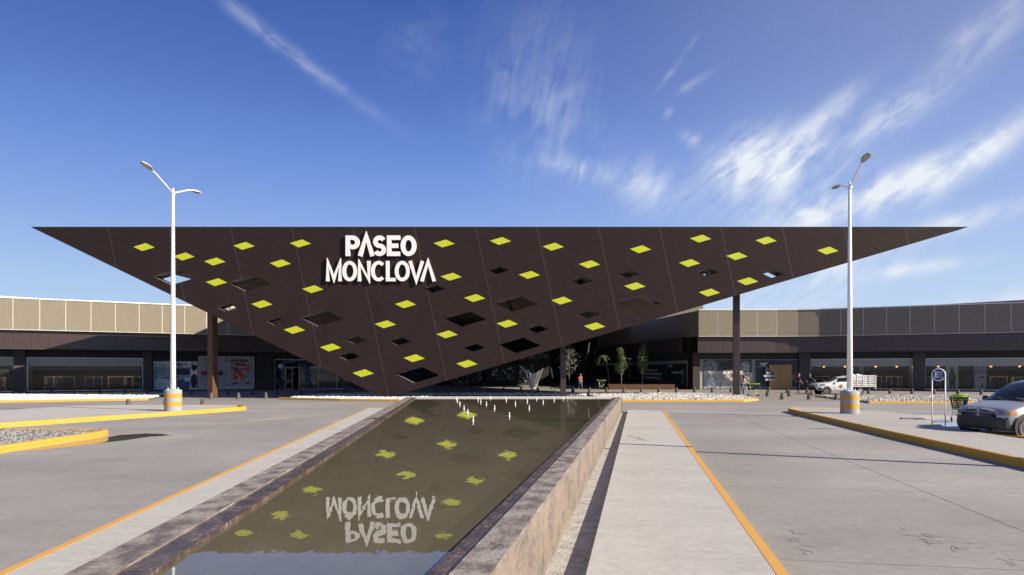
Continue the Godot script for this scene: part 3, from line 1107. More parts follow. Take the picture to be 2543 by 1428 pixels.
# strokes of a capital in a box of width w, height h, stroke s
func glyph(ch: String, w: float, h: float, s: float) -> Array:
	var e := s * 0.5
	match ch:
		"P":
			var r := h * 0.29
			return [[[Vector2(e, 0), Vector2(e, h)], false], [[Vector2(s * 0.9, h - e)] + arc(w - e - r + e * 0.6, h - e - r + e * 0.55, r - e * 0.6 + 0.02, r - e * 0.55 + 0.0, 90, -90, 12) + [Vector2(s * 0.9, h - 2 * r + e * 0.55 + e * 0.0)], false]]
		"A":
			return [[[Vector2(e * 0.9, 0), Vector2(w * 0.5, h - e * 0.4), Vector2(w - e * 0.9, 0)], false]]
		"S":
			var r := (h - s) * 0.25
			return [[arc(w * 0.5, h - e - r, w * 0.5 - e, r, 25, 270, 14) + arc(w * 0.5, e + r, w * 0.5 - e, r, 90, -155, 14), false]]
		"E":
			return [[[Vector2(w, h - e), Vector2(e, h - e), Vector2(e, e), Vector2(w, e)], false], [[Vector2(s * 0.9, h * 0.5), Vector2(w * 0.86, h * 0.5)], false]]
		"O":
			var o := arc(w * 0.5, h * 0.5, w * 0.5 - e, h * 0.5 - e, 0, 350, 35)
			return [[o, true]]
		"M":
			return [[[Vector2(e, 0), Vector2(e, h - e * 0.6), Vector2(w * 0.5, h * 0.12), Vector2(w - e, h - e * 0.6), Vector2(w - e, 0)], false]]
		"N":
			return [[[Vector2(e, 0), Vector2(e, h - e), Vector2(w - e, e), Vector2(w - e, h)], false]]
		"C":
			return [[arc(w * 0.56, h * 0.5, w * 0.56 - e, h * 0.5 - e, 48, 312, 24), false]]
		"L":
			return [[[Vector2(e, h), Vector2(e, e), Vector2(w, e)], false]]
		"V":
			return [[[Vector2(e * 0.9, h), Vector2(w * 0.5, e * 0.4), Vector2(w - e * 0.9, h)], false]]
	return []

func build_sign() -> void:
	var t := thing("canopy_lettering", "two lines of large white raised capital letters fixed on the brown canopy face", "sign", Vector3(0, 0, CZ))
	var k := 50.0 / 1695.0
	var lines := [["PASEO", [[859.6, 893.8], [890.2, 931.2], [927.8, 960.0], [962.0, 994.6], [996.0, 1034.8]], 586.0, 637.0, 11.0], ["MONCLOVA", [[811.2, 850.0], [851.4, 888.0], [889.6, 921.2], [922.2, 957.0], [959.4, 983.6], [981.4, 1018.2], [1015.4, 1053.6], [1044.2, 1083.0]], 649.0, 699.6, 8.6]]
	for l in lines:
		for c in (l[0] as String).length():
			var x0: float = (l[1][c][0] - 1271.5) * k
			var w: float = (l[1][c][1] - l[1][c][0]) * k
			var h: float = (l[3] - l[2]) * k
			var y0: float = 2.1 + (920.0 - l[3]) * k
			var holder := st_new()
			var dz := 0.0
			for s in glyph((l[0] as String)[c], w, h, l[4] * k):
				ribbon(holder, s[0], l[4] * k, 0.07 + dz, 0.215 + dz, s[1])
				dz += 0.004
			var o := obj("letter", holder, "sign_white", t)
			o.position = Vector3(x0, y0, 0)
			var pins := st_new()
			var g := glyph((l[0] as String)[c], w, h, l[4] * k)
			for s in g:
				for q in [0, s[0].size() / 2]:
					box(pins, Vector3(s[0][q].x, clampf(s[0][q].y, 0.1, h - 0.1), 0.055), Vector3(0.05, 0.05, 0.06))
			obj("fixing_pins", pins, "alu", o)

# ------------------------------------------------------------------ shop wings
# plan of each wing: s metres along the front, d metres outwards from it -> (x, z)
func lw(s: float, d: float) -> Vector2:
	return Vector2(-45.351 + 0.8737 * s + 0.4863 * d, -60.46 - 0.4863 * s + 0.8737 * d)

var path := []
func rw(s: float, d: float) -> Vector2:
	if path.is_empty():
		var p := Vector2(19.95, -72.95)
		for k in 460:
			var q := k * 0.1
			var al := deg_to_rad(24.5) * clampf((q - 8.0) / 6.0, 0.0, 1.0)
			path.append([p, al])
			p += Vector2(cos(al), sin(al)) * 0.1
	var f := clampf(s * 10.0, 0.0, 458.0)
	var i := int(f)
	var a: Array = path[i]
	var b: Array = path[i + 1]
	var pp: Vector2 = (a[0] as Vector2).lerp(b[0], f - i)
	if s < 0.0:
		pp = Vector2(19.95 + s, -72.95)
	var al2: float = lerpf(a[1], b[1], f - i)
	return pp + Vector2(-sin(al2), cos(al2)) * d

func seg(st: SurfaceTool, fn: Callable, s0: float, s1: float, d0: float, d1: float, y0: float, y1: float) -> void:
	slab(st, PackedVector2Array([fn.call(s0, d0), fn.call(s1, d0), fn.call(s1, d1), fn.call(s0, d1)]), y0, y1, true)

func sp(called: String, parent: Node3D, fn: Callable, s0: float, s1: float, d0: float, d1: float, y0: float, y1: float, m: String) -> MeshInstance3D:
	var st := st_new()
	seg(st, fn, s0, s1, d0, d1, y0, y1)
	return obj(called, st, m, parent)

# one run of facade: beige panels over a brown fascia, soffit and dark shopfront header
func facade(w: Node3D, fn: Callable, s0: float, s1: float, pw: float, fw: float, rec: float, bm: String, jm: String, step: float) -> void:
	var s := s0
	while s < s1 - 0.05:
		var e := minf(s + pw, s1)
		sp("facade_panel", w, fn, s + 0.04, e - 0.04, 0.0, -0.08, 5.80, 8.52, bm)
		s = e
	s = s0
	while s < s1 - 0.05:
		var e := minf(s + fw, s1)
		sp("fascia_panel", w, fn, s + 0.006, e - 0.006, -0.35, -0.42, 4.10, 5.70, "fascia")
		s = e
	var parts := {"joint_backing": [-0.014, -0.2, 5.79, 8.5, jm], "drip_edge": [0.02, -0.5, 5.72, 5.79, "joint_pale"], "parapet_cap": [0.06, -0.5, 8.53, 8.64, "trim"], "fascia_backing": [-0.425, -0.6, 4.14, 5.71, "black"], "soffit": [-0.36, -rec - 0.1, 4.02, 4.095, "charcoal"], "header": [-rec, -rec - 0.25, 3.34, 4.01, "black"], "roof_slab": [-0.3, -24.0, 8.3, 8.5, "charcoal"]}
	for k in parts:
		var a: Array = parts[k]
		var st := st_new()
		s = s0
		while s < s1 - 0.01:
			var e := minf(s + step, s1)
			seg(st, fn, s, e, a[0], a[1], a[2], a[3])
			s = e
		obj(k, st, a[4], w)

# glazed shopfront with white valance panels behind the glass
func shopfront(w: Node3D, fn: Callable, s0: float, s1: float, rec: float, pane: float, y0: float, y1: float, valance: bool) -> void:
	var f := part("shop_window", w)
	var st := st_new()
	var n := maxi(1, roundi((s1 - s0) / pane))
	for k in n:
		var a := s0 + (s1 - s0) * k / n
		var b := s0 + (s1 - s0) * (k + 1) / n
		sp("pane", f, fn, a + 0.006, b - 0.006, -rec + 0.012, -rec, y0 + 0.06, y1 - 0.06, "glass")
		seg(st, fn, a, b, -rec + 0.05, -rec - 0.05, y1 - 0.06, y1)
		seg(st, fn, a, b, -rec + 0.06, -rec - 0.05, y0, y0 + 0.06)
		if valance:
			sp("valance_panel", f, fn, a + 0.012, b - 0.012, -rec - 0.18, -rec - 0.2, y1 - 0.80 + 0.004 * (k % 3), y1 - 0.05, "white")
	seg(st, fn, s0 - 0.03, s0 + 0.03, -rec + 0.05, -rec - 0.05, y0, y1)
	seg(st, fn, s1 - 0.03, s1 + 0.03, -rec + 0.05, -rec - 0.05, y0, y1)
	obj("frame", st, "alu", f)
	var bs := st_new()
	for k in n:
		seg(bs, fn, s0 + (s1 - s0) * k / n, s0 + (s1 - s0) * (k + 1) / n, -rec + 0.02, -rec - 0.1, 0.0, y0 - 0.002)
	obj("plinth", bs, "charcoal", f)

# walls, floor and ceiling of the shop behind
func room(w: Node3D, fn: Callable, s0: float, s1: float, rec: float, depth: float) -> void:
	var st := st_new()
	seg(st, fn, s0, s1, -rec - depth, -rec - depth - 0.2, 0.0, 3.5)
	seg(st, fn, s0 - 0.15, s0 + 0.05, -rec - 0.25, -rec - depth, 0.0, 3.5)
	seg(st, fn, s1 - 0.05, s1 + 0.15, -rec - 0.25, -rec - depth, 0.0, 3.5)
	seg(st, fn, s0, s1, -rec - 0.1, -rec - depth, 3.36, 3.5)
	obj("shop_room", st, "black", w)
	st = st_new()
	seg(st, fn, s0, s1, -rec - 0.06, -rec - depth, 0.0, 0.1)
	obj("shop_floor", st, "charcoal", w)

func rack(fn: Callable, s: float, d: float, n: int, label: String, cols: Array) -> void:
	var a: Vector2 = fn.call(s, d)
	var b: Vector2 = fn.call(s + 0.1, d)
	var t := thing("clothes_rack", label, "clothes rack", Vector3(a.x, 0.1, a.y), atan2(-(b - a).y, (b - a).x), "clothes racks behind the shop windows")
	tb("rail", t, [Vector3(-0.75, 1.35, 0), Vector3(0.75, 1.35, 0)], 0.022, "white", 6)
	for x in [-0.7, 0.7]:
		tb("post", t, [Vector3(x, 0, 0), Vector3(x, 1.36, 0)], 0.02, "white", 6)
		bx("foot", t, Vector3(x, 0.02, 0), Vector3(0.05, 0.04, 0.5), "alu")
	for k in n:
		var x := -0.62 + 1.24 * (k + 0.5) / n
		var h := rng.randf_range(0.65, 0.95)
		var st := st_new()
		var w := 0.09
		var q := pv([[x - w * 0.5, 1.32], [x + w * 0.5, 1.32], [x + w * 0.8, 1.32 - h], [x - w * 0.8, 1.32 - h]])
		plate(st, q, -0.2, 0.2)
		obj("garment", st, cols[k % cols.size()], t)

func pendant(w: Node3D, fn: Callable, s: float, d: float, y: float, r: float) -> void:  # a few of these are real lamps, the others added to brighten shops
	var a: Vector2 = fn.call(s, d)
	var g := part("ceiling_or_fill_lamp", w, Vector3(a.x, y, a.y))
	var st := st_new(true)
	lathe(st, [[0.0, -r], [r * 0.7, -r * 0.7], [r, 0.0], [r * 0.7, r * 0.7], [0.0, r]], 10)
	obj("lamp_bulb", st, "warm_lamp", g)
	tb("lamp_stem", g, [Vector3(0, r, 0), Vector3(0, 3.36 - y, 0)], 0.012, "black", 5)
	var l := OmniLight3D.new()
	l.name = "lamp_light"
	g.add_child(l, true)
	l.light_color = Color(1.0, 0.88, 0.68)
	l.light_energy = 1.0
	l.light_size = r
	l.omni_range = 12.0
	l.omni_attenuation = 2.0
	l.shadow_enabled = true

# printed sheet: paints rectangles, discs and blotches on an image
func paper(w: int, h: int, c: Color) -> Image:
	var im := Image.create(w, h, false, Image.FORMAT_RGB8)
	im.fill(c)
	return im

func disc(im: Image, cx: int, cy: int, rx: int, ry: int, c: Color, soft := 0.0) -> void:
	for y in range(maxi(0, cy - ry), mini(im.get_height(), cy + ry)):
		for x in range(maxi(0, cx - rx), mini(im.get_width(), cx + rx)):
			var q := Vector2(float(x - cx) / rx, float(y - cy) / ry).length()
			if q < 1.0:
				var a := 1.0 if soft <= 0.0 else clampf((1.0 - q) / soft, 0.0, 1.0)
				im.set_pixel(x, y, im.get_pixel(x, y).lerp(c, a))

func grain(im: Image, sd: int, freq: float, amt: float) -> void:
	var n := noise(sd, freq, 4)
	for y in im.get_height():
		for x in im.get_width():
			var c := im.get_pixel(x, y)
			var v := 1.0 + amt * n.get_noise_2d(x, y) * 2.0
			im.set_pixel(x, y, Color(clampf(c.r * v, 0, 1), clampf(c.g * v, 0, 1), clampf(c.b * v, 0, 1)))

func poster(called: String, label: String, fn: Callable, s0: float, s1: float, d: float, y0: float, y1: float, im: Image, rough := 0.6) -> Node3D:
	var a: Vector2 = fn.call(s0, d)
	var b: Vector2 = fn.call(s1, d)
	var w := (b - a).length()
	var t := thing(called, label, "poster", Vector3(a.x, 0, a.y), atan2(-(b - a).y, (b - a).x))
	var m := StandardMaterial3D.new()
	m.resource_name = "print"
	m.albedo_texture = ImageTexture.create_from_image(im)
	m.roughness = rough
	var key := "print%d" % M.size()
	M[key] = m
	var st := st_new()
	# slightly rippled sheet
	var n := 10
	for k in n:
		var x0 := w * k / n
		var x1 := w * (k + 1) / n
		var z0 := 0.012 * sin(k * 2.1)
		var z1 := 0.012 * sin((k + 1) * 2.1)
		var p := [Vector3(x0, y0, z0), Vector3(x0, y1, z0), Vector3(x1, y1, z1), Vector3(x1, y0, z1)]
		var uu := [Vector2(float(k) / n, 1), Vector2(float(k) / n, 0), Vector2(float(k + 1) / n, 0), Vector2(float(k + 1) / n, 1)]
		for q in [0, 1, 2, 0, 2, 3]:
			st.set_uv(uu[q])
			st.add_vertex(p[q])
	obj("printed_sheet", st, key, t)
	return t

func build_left_wing() -> void:
	var w := thing("shopping_wing", "left shop wing with beige panel band, brown fascia and shop windows", "building")
	facade(w, lw, 0.93 - 1.98 * 8, 33.3, 1.98, 1.32, 3.0, "beige", "joint_pale", 8.0)
	sp("back_wall", w, lw, -14.9, 33.3, -24.0, -24.3, 0.0, 8.5, "charcoal")
	sp("end_wall", w, lw, 33.0, 33.3, -0.5, -24.0, 0.0, 8.29, "black")
	sp("end_wall", w, lw, -14.9, -14.6, -3.3, -24.0, 0.0, 8.29, "black")
	var st := st_new()
	slab(st, PackedVector2Array([lw(-14.9, -3.0), lw(12.0, -3.0), lw(12.0, -10.0), lw(-14.9, -10.0)]), 8.51, 8.6)
	obj("roof_step", st, "corten", w)
	st = st_new()
	# raised roof edge that falls towards the entrance
	var e0 := lw(-14.9, -3.0)
	var e1 := lw(11.5, -3.0)
	for q in [[0.0, 0.62, "corten"], [0.62, 0.74, "trim"]]:
		st = st_new()
		var b0 := lw(-14.9, -3.3)
		var b1 := lw(11.5, -3.3)
		var h0: float = 8.6 + q[0]
		var h1: float = 8.6 + q[1]
		var g0: float = 8.6 + q[0] * 0.12
		var g1: float = 8.6 + q[1] * 0.12
		quad(st, Vector3(e0.x, h0, e0.y), Vector3(e0.x, h1, e0.y), Vector3(e1.x, g1, e1.y), Vector3(e1.x, g0, e1.y))
		quad(st, Vector3(b1.x, g0, b1.y), Vector3(b1.x, g1, b1.y), Vector3(b0.x, h1, b0.y), Vector3(b0.x, h0, b0.y))
		quad(st, Vector3(e0.x, h1, e0.y), Vector3(b0.x, h1, b0.y), Vector3(b1.x, g1, b1.y), Vector3(e1.x, g1, e1.y))
		obj("roof_edge", st, q[2], w)
	for p in [[0.64, 1.52], [11.18, 11.98], [21.9, 23.6], [-10.2, -9.3]]:
		sp("pier", w, lw, p[0], p[1], -2.5, -3.3, 0.0, 4.01, "charcoal" if p[0] < 20 else "dark_brown")
	sp("blank_wall", w, lw, 11.98, 23.82, -3.0, -3.2, 0.0, 3.339, "black")
	shopfront(w, lw, -9.25, 0.62, 3.0, 1.06, 0.14, 3.339, true)
	shopfront(w, lw, 1.66, 11.16, 3.0, 1.06, 0.14, 3.339, true)
	sp("window_post", w, lw, 1.5, 1.66, -2.96, -3.2, 0.0, 3.339, "pale_grey")
	room(w, lw, -9.4, 1.0, 3.0, 8.0)
	room(w, lw, 1.5, 11.3, 3.0, 8.0)
	room(w, lw, 23.9, 32.9, 3.0, 6.0)
	# glazed shop with the balloon arch
	var f := part("glazed_front", w)
	for p in [[23.86, 24.9], [26.45, 28.56], [28.56, 30.64], [30.64, 32.8]]:
		sp("pane", f, lw, p[0] + 0.03, p[1] - 0.03, -2.99, -3.0, 0.06, 2.44, "glass")
		sp("transom_pane", f, lw, p[0] + 0.03, p[1] - 0.03, -2.99, -3.0, 2.50, 3.26, "glass")
	sp("transom_pane", f, lw, 24.93, 26.42, -2.99, -3.0, 2.50, 3.26, "glass")
	st = st_new()
	for x in [23.86, 24.9, 26.45, 28.56, 30.64, 32.8]:
		seg(st, lw, x - 0.03, x + 0.03, -2.95, -3.05, 0.0, 3.26)
	for p in [[23.89, 24.87], [26.48, 28.53], [28.59, 30.61], [30.67, 32.77]]:
		for h in [0.0, 2.44]:
			seg(st, lw, p[0], p[1], -2.955, -3.045, h, h + 0.06)
	seg(st, lw, 24.93, 26.42, -2.955, -3.045, 2.44, 2.50)
	seg(st, lw, 23.83, 32.83, -2.94, -3.06, 3.261, 3.338)
	obj("frame", st, "alu", f)
	var door := part("door", f)
	st = st_new()
	for x in [24.99, 25.7]:
		seg(st, lw, x - 0.03, x + 0.03, -2.8, -2.88, 0.02, 2.4)
	for h in [0.04, 2.34]:
		seg(st, lw, 25.02, 25.67, -2.8, -2.88, h, h + 0.06)
	obj("door_frame", st, "alu", door)
	sp("door_pane", door, lw, 25.03, 25.66, -2.83, -2.845, 0.1, 2.34, "glass")
	sp("back_curtain", f, lw, 26.6, 32.7, -3.6, -3.62, 0.12, 2.4, "pale_grey")
	sp("valance_panel", f, lw, 26.5, 32.7, -3.3, -3.32, 2.5, 3.2, "pale_grey")
	for x in [3.2, 5.4, 7.4, 9.6]:
		pendant(w, lw, x, -5.2, 2.72, 0.1 if x == 7.4 else 0.05)
	for x in [-0.9, -0.35, 0.25]:
		pendant(w, lw, x, -4.6, 2.78 - 0.06 * x, 0.06)
	# shop goods
	var cols := ["pink", "charcoal", "navy", "sky_cloth", "dark_brown", "pale_grey", "red"]
	var k := 0
	for s in [-0.9, 4.6, 6.9]:
		rack(lw, s, -4.3, 9, "white clothes rack in left shop window, %s from the left" % ORD[k], [cols[k], "pink", "charcoal", "pink", cols[k + 2]] if k == 0 else [cols[k], "charcoal", "navy", "dark_brown", cols[k + 3]])
		k += 1
	for s in [3.4, 8.8, 10.2]:
		rack(lw, s, -6.2, 8, "dim clothes rack further back in left shop, %s from the left" % ORD[k - 3], [cols[k], "charcoal", "dark_brown", "navy"])
		k += 1
	# posters
	var im := paper(220, 158, Color8(150, 165, 178))
	im.fill_rect(Rect2i(0, 0, 220, 34), Color8(190, 196, 202))
	im.fill_rect(Rect2i(0, 34, 220, 124), Color8(128, 152, 172))
	disc(im, 60, 118, 80, 50, Color8(188, 202, 212), 0.5)
	disc(im, 150, 130, 50, 34, Color8(70, 92, 118), 0.3)
	im.fill_rect(Rect2i(112, 40, 70, 34), Color8(54, 50, 66))
	disc(im, 96, 92, 26, 18, Color8(120, 92, 84), 0.5)
	disc(im, 168, 100, 16, 14, Color8(205, 212, 216))
	disc(im, 64, 90, 22, 6, Color8(106, 96, 90), 0.4)
	for q in 20:
		for r in 34 - absi(q - 10) * 3:
			im.set_pixel(128 + r - (34 - absi(q - 10) * 3) / 2, 14 + q - 5, Color8(112, 88, 66))
	im.fill_rect(Rect2i(146, 16, 18, 6), Color8(70, 66, 70))
	im.fill_rect(Rect2i(84, 14, 16, 9), Color8(150, 96, 84))
	im.fill_rect(Rect2i(182, 0, 38, 158), Color8(196, 196, 198))
	disc(im, 203, 52, 14, 26, Color8(225, 222, 220))
	disc(im, 203, 34, 15, 16, Color8(32, 30, 32))
	im.fill_rect(Rect2i(192, 40, 22, 9), Color8(28, 26, 28))
	disc(im, 202, 110, 16, 40, Color8(40, 40, 44))
	grain(im, 61, 0.05, 0.16)
	var ps := poster("shop_poster", "pale blue bedroom photo poster with a dark haired face strip, left of the brown column", lw, 12.08, 16.15, -2.94, 0.12, 3.04, im)
	words("lettering", "fdoc", ps, Vector3(0.95, 2.62, 0.03), 0.24, 0.55, "charcoal")
	im = paper(280, 178, Color8(176, 176, 182))
	im.fill_rect(Rect2i(8, 8, 264, 150), Color8(158, 157, 164))
	im.fill_rect(Rect2i(14, 80, 52, 22), Color8(150, 32, 48))
	im.fill_rect(Rect2i(70, 80, 52, 22), Color8(58, 54, 62))
	for q in 30:
		im.set_pixel(20 + q, 110, Color8(120, 120, 126))
		im.set_pixel(20 + q * 3, 134, Color8(120, 120, 126))
	im.fill_rect(Rect2i(190, 46, 68, 30), Color8(176, 28, 46))
	disc(im, 172, 64, 12, 7, Color8(176, 40, 50))
	disc(im, 190, 74, 16, 18, Color8(88, 78, 74), 0.3)
	for q in [[176, 100, Color8(190, 84, 66)], [196, 96, Color8(206, 134, 96)], [212, 104, Color8(188, 62, 60)], [200, 118, Color8(214, 186, 120)], [184, 116, Color8(176, 70, 66)], [220, 118, Color8(190, 96, 80)], [206, 84, Color8(196, 76, 70)]]:
		disc(im, q[0], q[1], 15, 13, q[2], 0.25)
	disc(im, 166, 104, 13, 12, Color8(150, 146, 148), 0.3)
	disc(im, 240, 106, 15, 13, Color8(138, 134, 138), 0.3)
	im.fill_rect(Rect2i(166, 140, 26, 9), Color8(120, 60, 62))
	im.fill_rect(Rect2i(230, 140, 26, 9), Color8(120, 60, 62))
	grain(im, 62, 0.04, 0.12)
	ps = poster("shop_poster", "large crumpled white food poster with red tag behind the brown column", lw, 16.22, 21.75, -2.9, 0.1, 3.6, im)
	words("lettering", "Somos Nueva", ps, Vector3(4.0, 3.15, 0.03), 0.32, 1.75, "dark_brown", true)
	words("lettering", "Franquicia", ps, Vector3(3.85, 2.78, 0.03), 0.32, 1.35, "dark_brown", true)
	words("lettering", "MOMENTOS", ps, Vector3(4.42, 2.47, 0.03), 0.2, 1.1, "white", true)
	words("lettering", "QUE TE GUSTA", ps, Vector3(4.42, 2.2, 0.03), 0.18, 1.1, "pale", true)
	words("lettering", "U", ps, Vector3(0.9, 2.05, 0.03), 0.36, 0.26, "red", true)
	words("lettering", "S", ps, Vector3(2.12, 2.05, 0.03), 0.36, 0.26, "red", true)

func build_right_wing() -> void:
	var w := thing("shopping_wing", "right shop wing with curved beige panel band, brown fascia and shop windows", "building")
	facade(w, rw, 0.0, 42.0, 2.1, 1.4, 1.9, "beige_b", "joint_pale", 2.1)
	var st := st_new()
	var s := 0.0
	while s < 41.9:
		seg(st, rw, s, s + 2.1, -24.0, -24.3, 0.0, 8.5)
		s += 2.1
	obj("back_wall", st, "charcoal", w)
	# raised roof edge, growing to the right
	for q in [[0.0, 0.55, "corten"], [0.55, 0.66, "trim"]]:
		st = st_new()
		s = 14.0
		while s < 41.9:
			var e := s + 2.0
			var r0 := clampf((s - 14.0) / 26.0, 0.0, 1.0)
			var r1 := clampf((e - 14.0) / 26.0, 0.0, 1.0)
			var a := rw(s, -3.0)
			var b := rw(e, -3.0)
			var a2 := rw(s, -3.3)
			var b2 := rw(e, -3.3)
			var ya: float = 8.5 + 0.14 + q[0] * r0
			var yb: float = 8.5 + 0.14 + q[0] * r1
			var ta: float = 8.5 + 0.14 + q[1] * r0 + 0.01
			var tb2: float = 8.5 + 0.14 + q[1] * r1 + 0.01
			quad(st, Vector3(a.x, ya, a.y), Vector3(a.x, ta, a.y), Vector3(b.x, tb2, b.y), Vector3(b.x, yb, b.y))
			quad(st, Vector3(a.x, ta, a.y), Vector3(a2.x, ta, a2.y), Vector3(b2.x, tb2, b2.y), Vector3(b.x, tb2, b.y))
			quad(st, Vector3(b2.x, yb, b2.y), Vector3(b2.x, tb2, b2.y), Vector3(a2.x, ta, a2.y), Vector3(a2.x, ya, a2.y))
			s += 2.0
		obj("roof_edge", st, q[2], w)
	for p in [[-0.2, 0.55], [10.95, 12.0], [21.4, 22.5], [32.6, 33.6]]:
		sp("pier", w, rw, p[0], p[1], -1.5, -2.2, 0.0, 4.01, "dark_brown" if p[0] < 5 else "charcoal")
	# boarded bay and two glazed shops
	for k in 8:
		sp("blank_wall_board", w, rw, 0.55 + 1.3 * k, 1.847 + 1.3 * k, -1.9, -2.1, 0.0, 3.339, "pale_grey")
	shopfront(w, rw, 12.03, 21.4, 1.9, 1.04, 0.14, 3.339, true)
	shopfront(w, rw, 22.53, 32.6, 1.9, 1.0, 0.14, 3.339, true)
	room(w, rw, 12.0, 21.5, 1.9, 7.0)
	room(w, rw, 22.4, 32.7, 1.9, 7.0)
	sp("display_wall", w, rw, 26.75, 27.85, -2.25, -2.35, 0.12, 2.6, "pale_grey")
	sp("display_wall", w, rw, 24.5, 25.6, -3.2, -3.3, 0.12, 2.6, "pale_grey")
	sp("display_wall", w, rw, 16.5, 16.95, -2.25, -2.4, 0.12, 2.6, "pale_grey")
	for x in [13.3, 15.2, 18.2, 20.2, 24.0, 28.6, 31.0]:  # two known lamps, the rest are added fill for the shop rooms
		pendant(w, rw, x, -4.4, 2.55, 0.13)
	var cols := ["sky_cloth", "charcoal", "pale_grey", "navy", "red", "dark_brown", "pale"]
	var k := 0
	for x in [13.1, 15.0, 18.0, 19.9, 23.4, 29.2, 30.9]:
		rack(rw, x, -3.7 - 0.4 * (k % 2), 8, "clothes rack behind right shop windows, %s from the left" % ORD[k], [cols[k], "charcoal", cols[(k + 3) % 7], "navy"])
		k += 1
	var im := paper(240, 132, Color8(64, 68, 78))
	disc(im, 34, 30, 44, 46, Color8(112, 116, 122), 0.4)
	disc(im, 150, 58, 60, 16, Color8(176, 174, 168), 0.15)
	disc(im, 128, 26, 56, 22, Color8(44, 46, 54), 0.3)
	disc(im, 130, 76, 90, 14, Color8(58, 70, 88), 0.4)
	disc(im, 122, 72, 16, 14, Color8(166, 156, 148), 0.3)
	disc(im, 146, 88, 26, 10, Color8(182, 172, 160), 0.5)
	disc(im, 36, 108, 26, 30, Color8(80, 90, 112), 0.15)
	disc(im, 206, 34, 30, 34, Color8(150, 152, 154), 0.4)
	im.fill_rect(Rect2i(196, 50, 18, 14), Color8(60, 62, 66))
	disc(im, 214, 92, 18, 20, Color8(128, 124, 124), 0.2)
	im.fill_rect(Rect2i(0, 121, 240, 11), Color8(126, 130, 134))
	grain(im, 63, 0.06, 0.3)
	poster("shop_poster", "grey swimming photo poster with bubbles behind the tall right column", rw, 1.05, 6.35, -1.84, 0.1, 3.28, im)
	im = paper(220, 140, Color8(44, 50, 68))
	for q in 60:
		im.fill_rect(Rect2i(rng.randi_range(0, 219), 18, 2, 110), Color8(38 + q % 14, 44 + q % 12, 62 + q % 12))
	im.fill_rect(Rect2i(188, 76, 10, 28), Color8(70, 108, 136))
	im.fill_rect(Rect2i(199, 72, 11, 30), Color8(150, 40, 44))
	var ps := poster("shop_poster", "torn navy poster with white zigzag emblem behind leaning plywood", rw, 6.75, 10.9, -1.74, 0.36, 3.2, im)
	var z := st_new()
	ribbon(z, [Vector2(0.35, 2.98), Vector2(0.62, 2.68), Vector2(0.84, 2.98)], 0.05, 0.02, 0.035)
	ribbon(z, [Vector2(0.52, 2.96), Vector2(0.8, 2.68), Vector2(1.06, 2.98)], 0.05, 0.024, 0.04)
	ribbon(z, [Vector2(0.76, 2.96), Vector2(0.98, 2.68), Vector2(1.28, 3.0)], 0.05, 0.028, 0.045)
	obj("emblem", z, "white", ps)
	words("lettering", "PASEO MON", ps, Vector3(0.62, 2.55, 0.03), 0.1, 1.0, "white")
	words("lettering", "MÁS", ps, Vector3(1.25, 1.86, 0.36), 0.2, 0.5, "white", true)
	words("lettering", "METROS C", ps, Vector3(1.35, 1.5, 0.36), 0.24, 1.25, "white", true)
	words("lettering", "DE ÁREA", ps, Vector3(1.45, 1.12, 0.36), 0.26, 1.05, "white", true)
	z = st_new()
	plate(z, pv([[0.92, 2.45], [1.0, 2.5], [1.95, 1.62], [2.0, 0.95], [0.85, 0.95]]), 0.3, 0.335)
	obj("torn_flap", z, "navy", ps)
	var pa := rw(8.05, -1.25)
	var bd := thing("plywood_board", "two tan plywood sheets leaning before the navy poster", "board", Vector3(pa.x, 0, pa.y), -0.0)
	var tilt := Transform3D(Basis(Vector3.RIGHT, -0.05), Vector3.ZERO)
	for q in [[0.0, 1.14, 0.0], [1.15, 1.3, 0.02]]:
		bx("plywood_sheet", bd, Vector3(q[0] + q[1] * 0.5, 1.37, q[2]), Vector3(q[1] - 0.006, 2.72, 0.02), "plywood", tilt)
	im = paper(40, 92, Color8(196, 200, 198))
	disc(im, 13, 20, 7, 9, Color8(150, 160, 60))
	disc(im, 28, 20, 6, 7, Color8(60, 60, 120))
	im.fill_rect(Rect2i(8, 38, 18, 4), Color8(90, 90, 90))
	disc(im, 22, 66, 10, 16, Color8(120, 116, 40))
	disc(im, 16, 60, 8, 12, Color8(196, 200, 198))
	poster("shop_poster", "small white shoe poster inside the right shop window", rw, 26.85, 27.75, -2.2, 0.15, 1.75, im)
	im = paper(60, 90, Color8(206, 206, 202))
	disc(im, 30, 16, 9, 12, Color8(120, 92, 76))
	disc(im, 30, 46, 16, 26, Color8(66, 70, 62))
	disc(im, 28, 40, 7, 18, Color8(140, 140, 60))
	disc(im, 24, 72, 5, 20, Color8(50, 52, 56))
	disc(im, 38, 72, 5, 20, Color8(50, 52, 56))
	poster("shop_poster", "white fashion poster with a striding figure inside the right shop window", rw, 24.5, 25.6, -3.15, 0.15, 2.55, im)

# ------------------------------------------------------------------ recessed entrance court
func rc(s: float, d: float) -> Vector2:      # right side of the court, s from far to near
	return Vector2(14.8 + 0.152 * s - 0.988 * d, -106.6 + 0.988 * s + 0.152 * d)

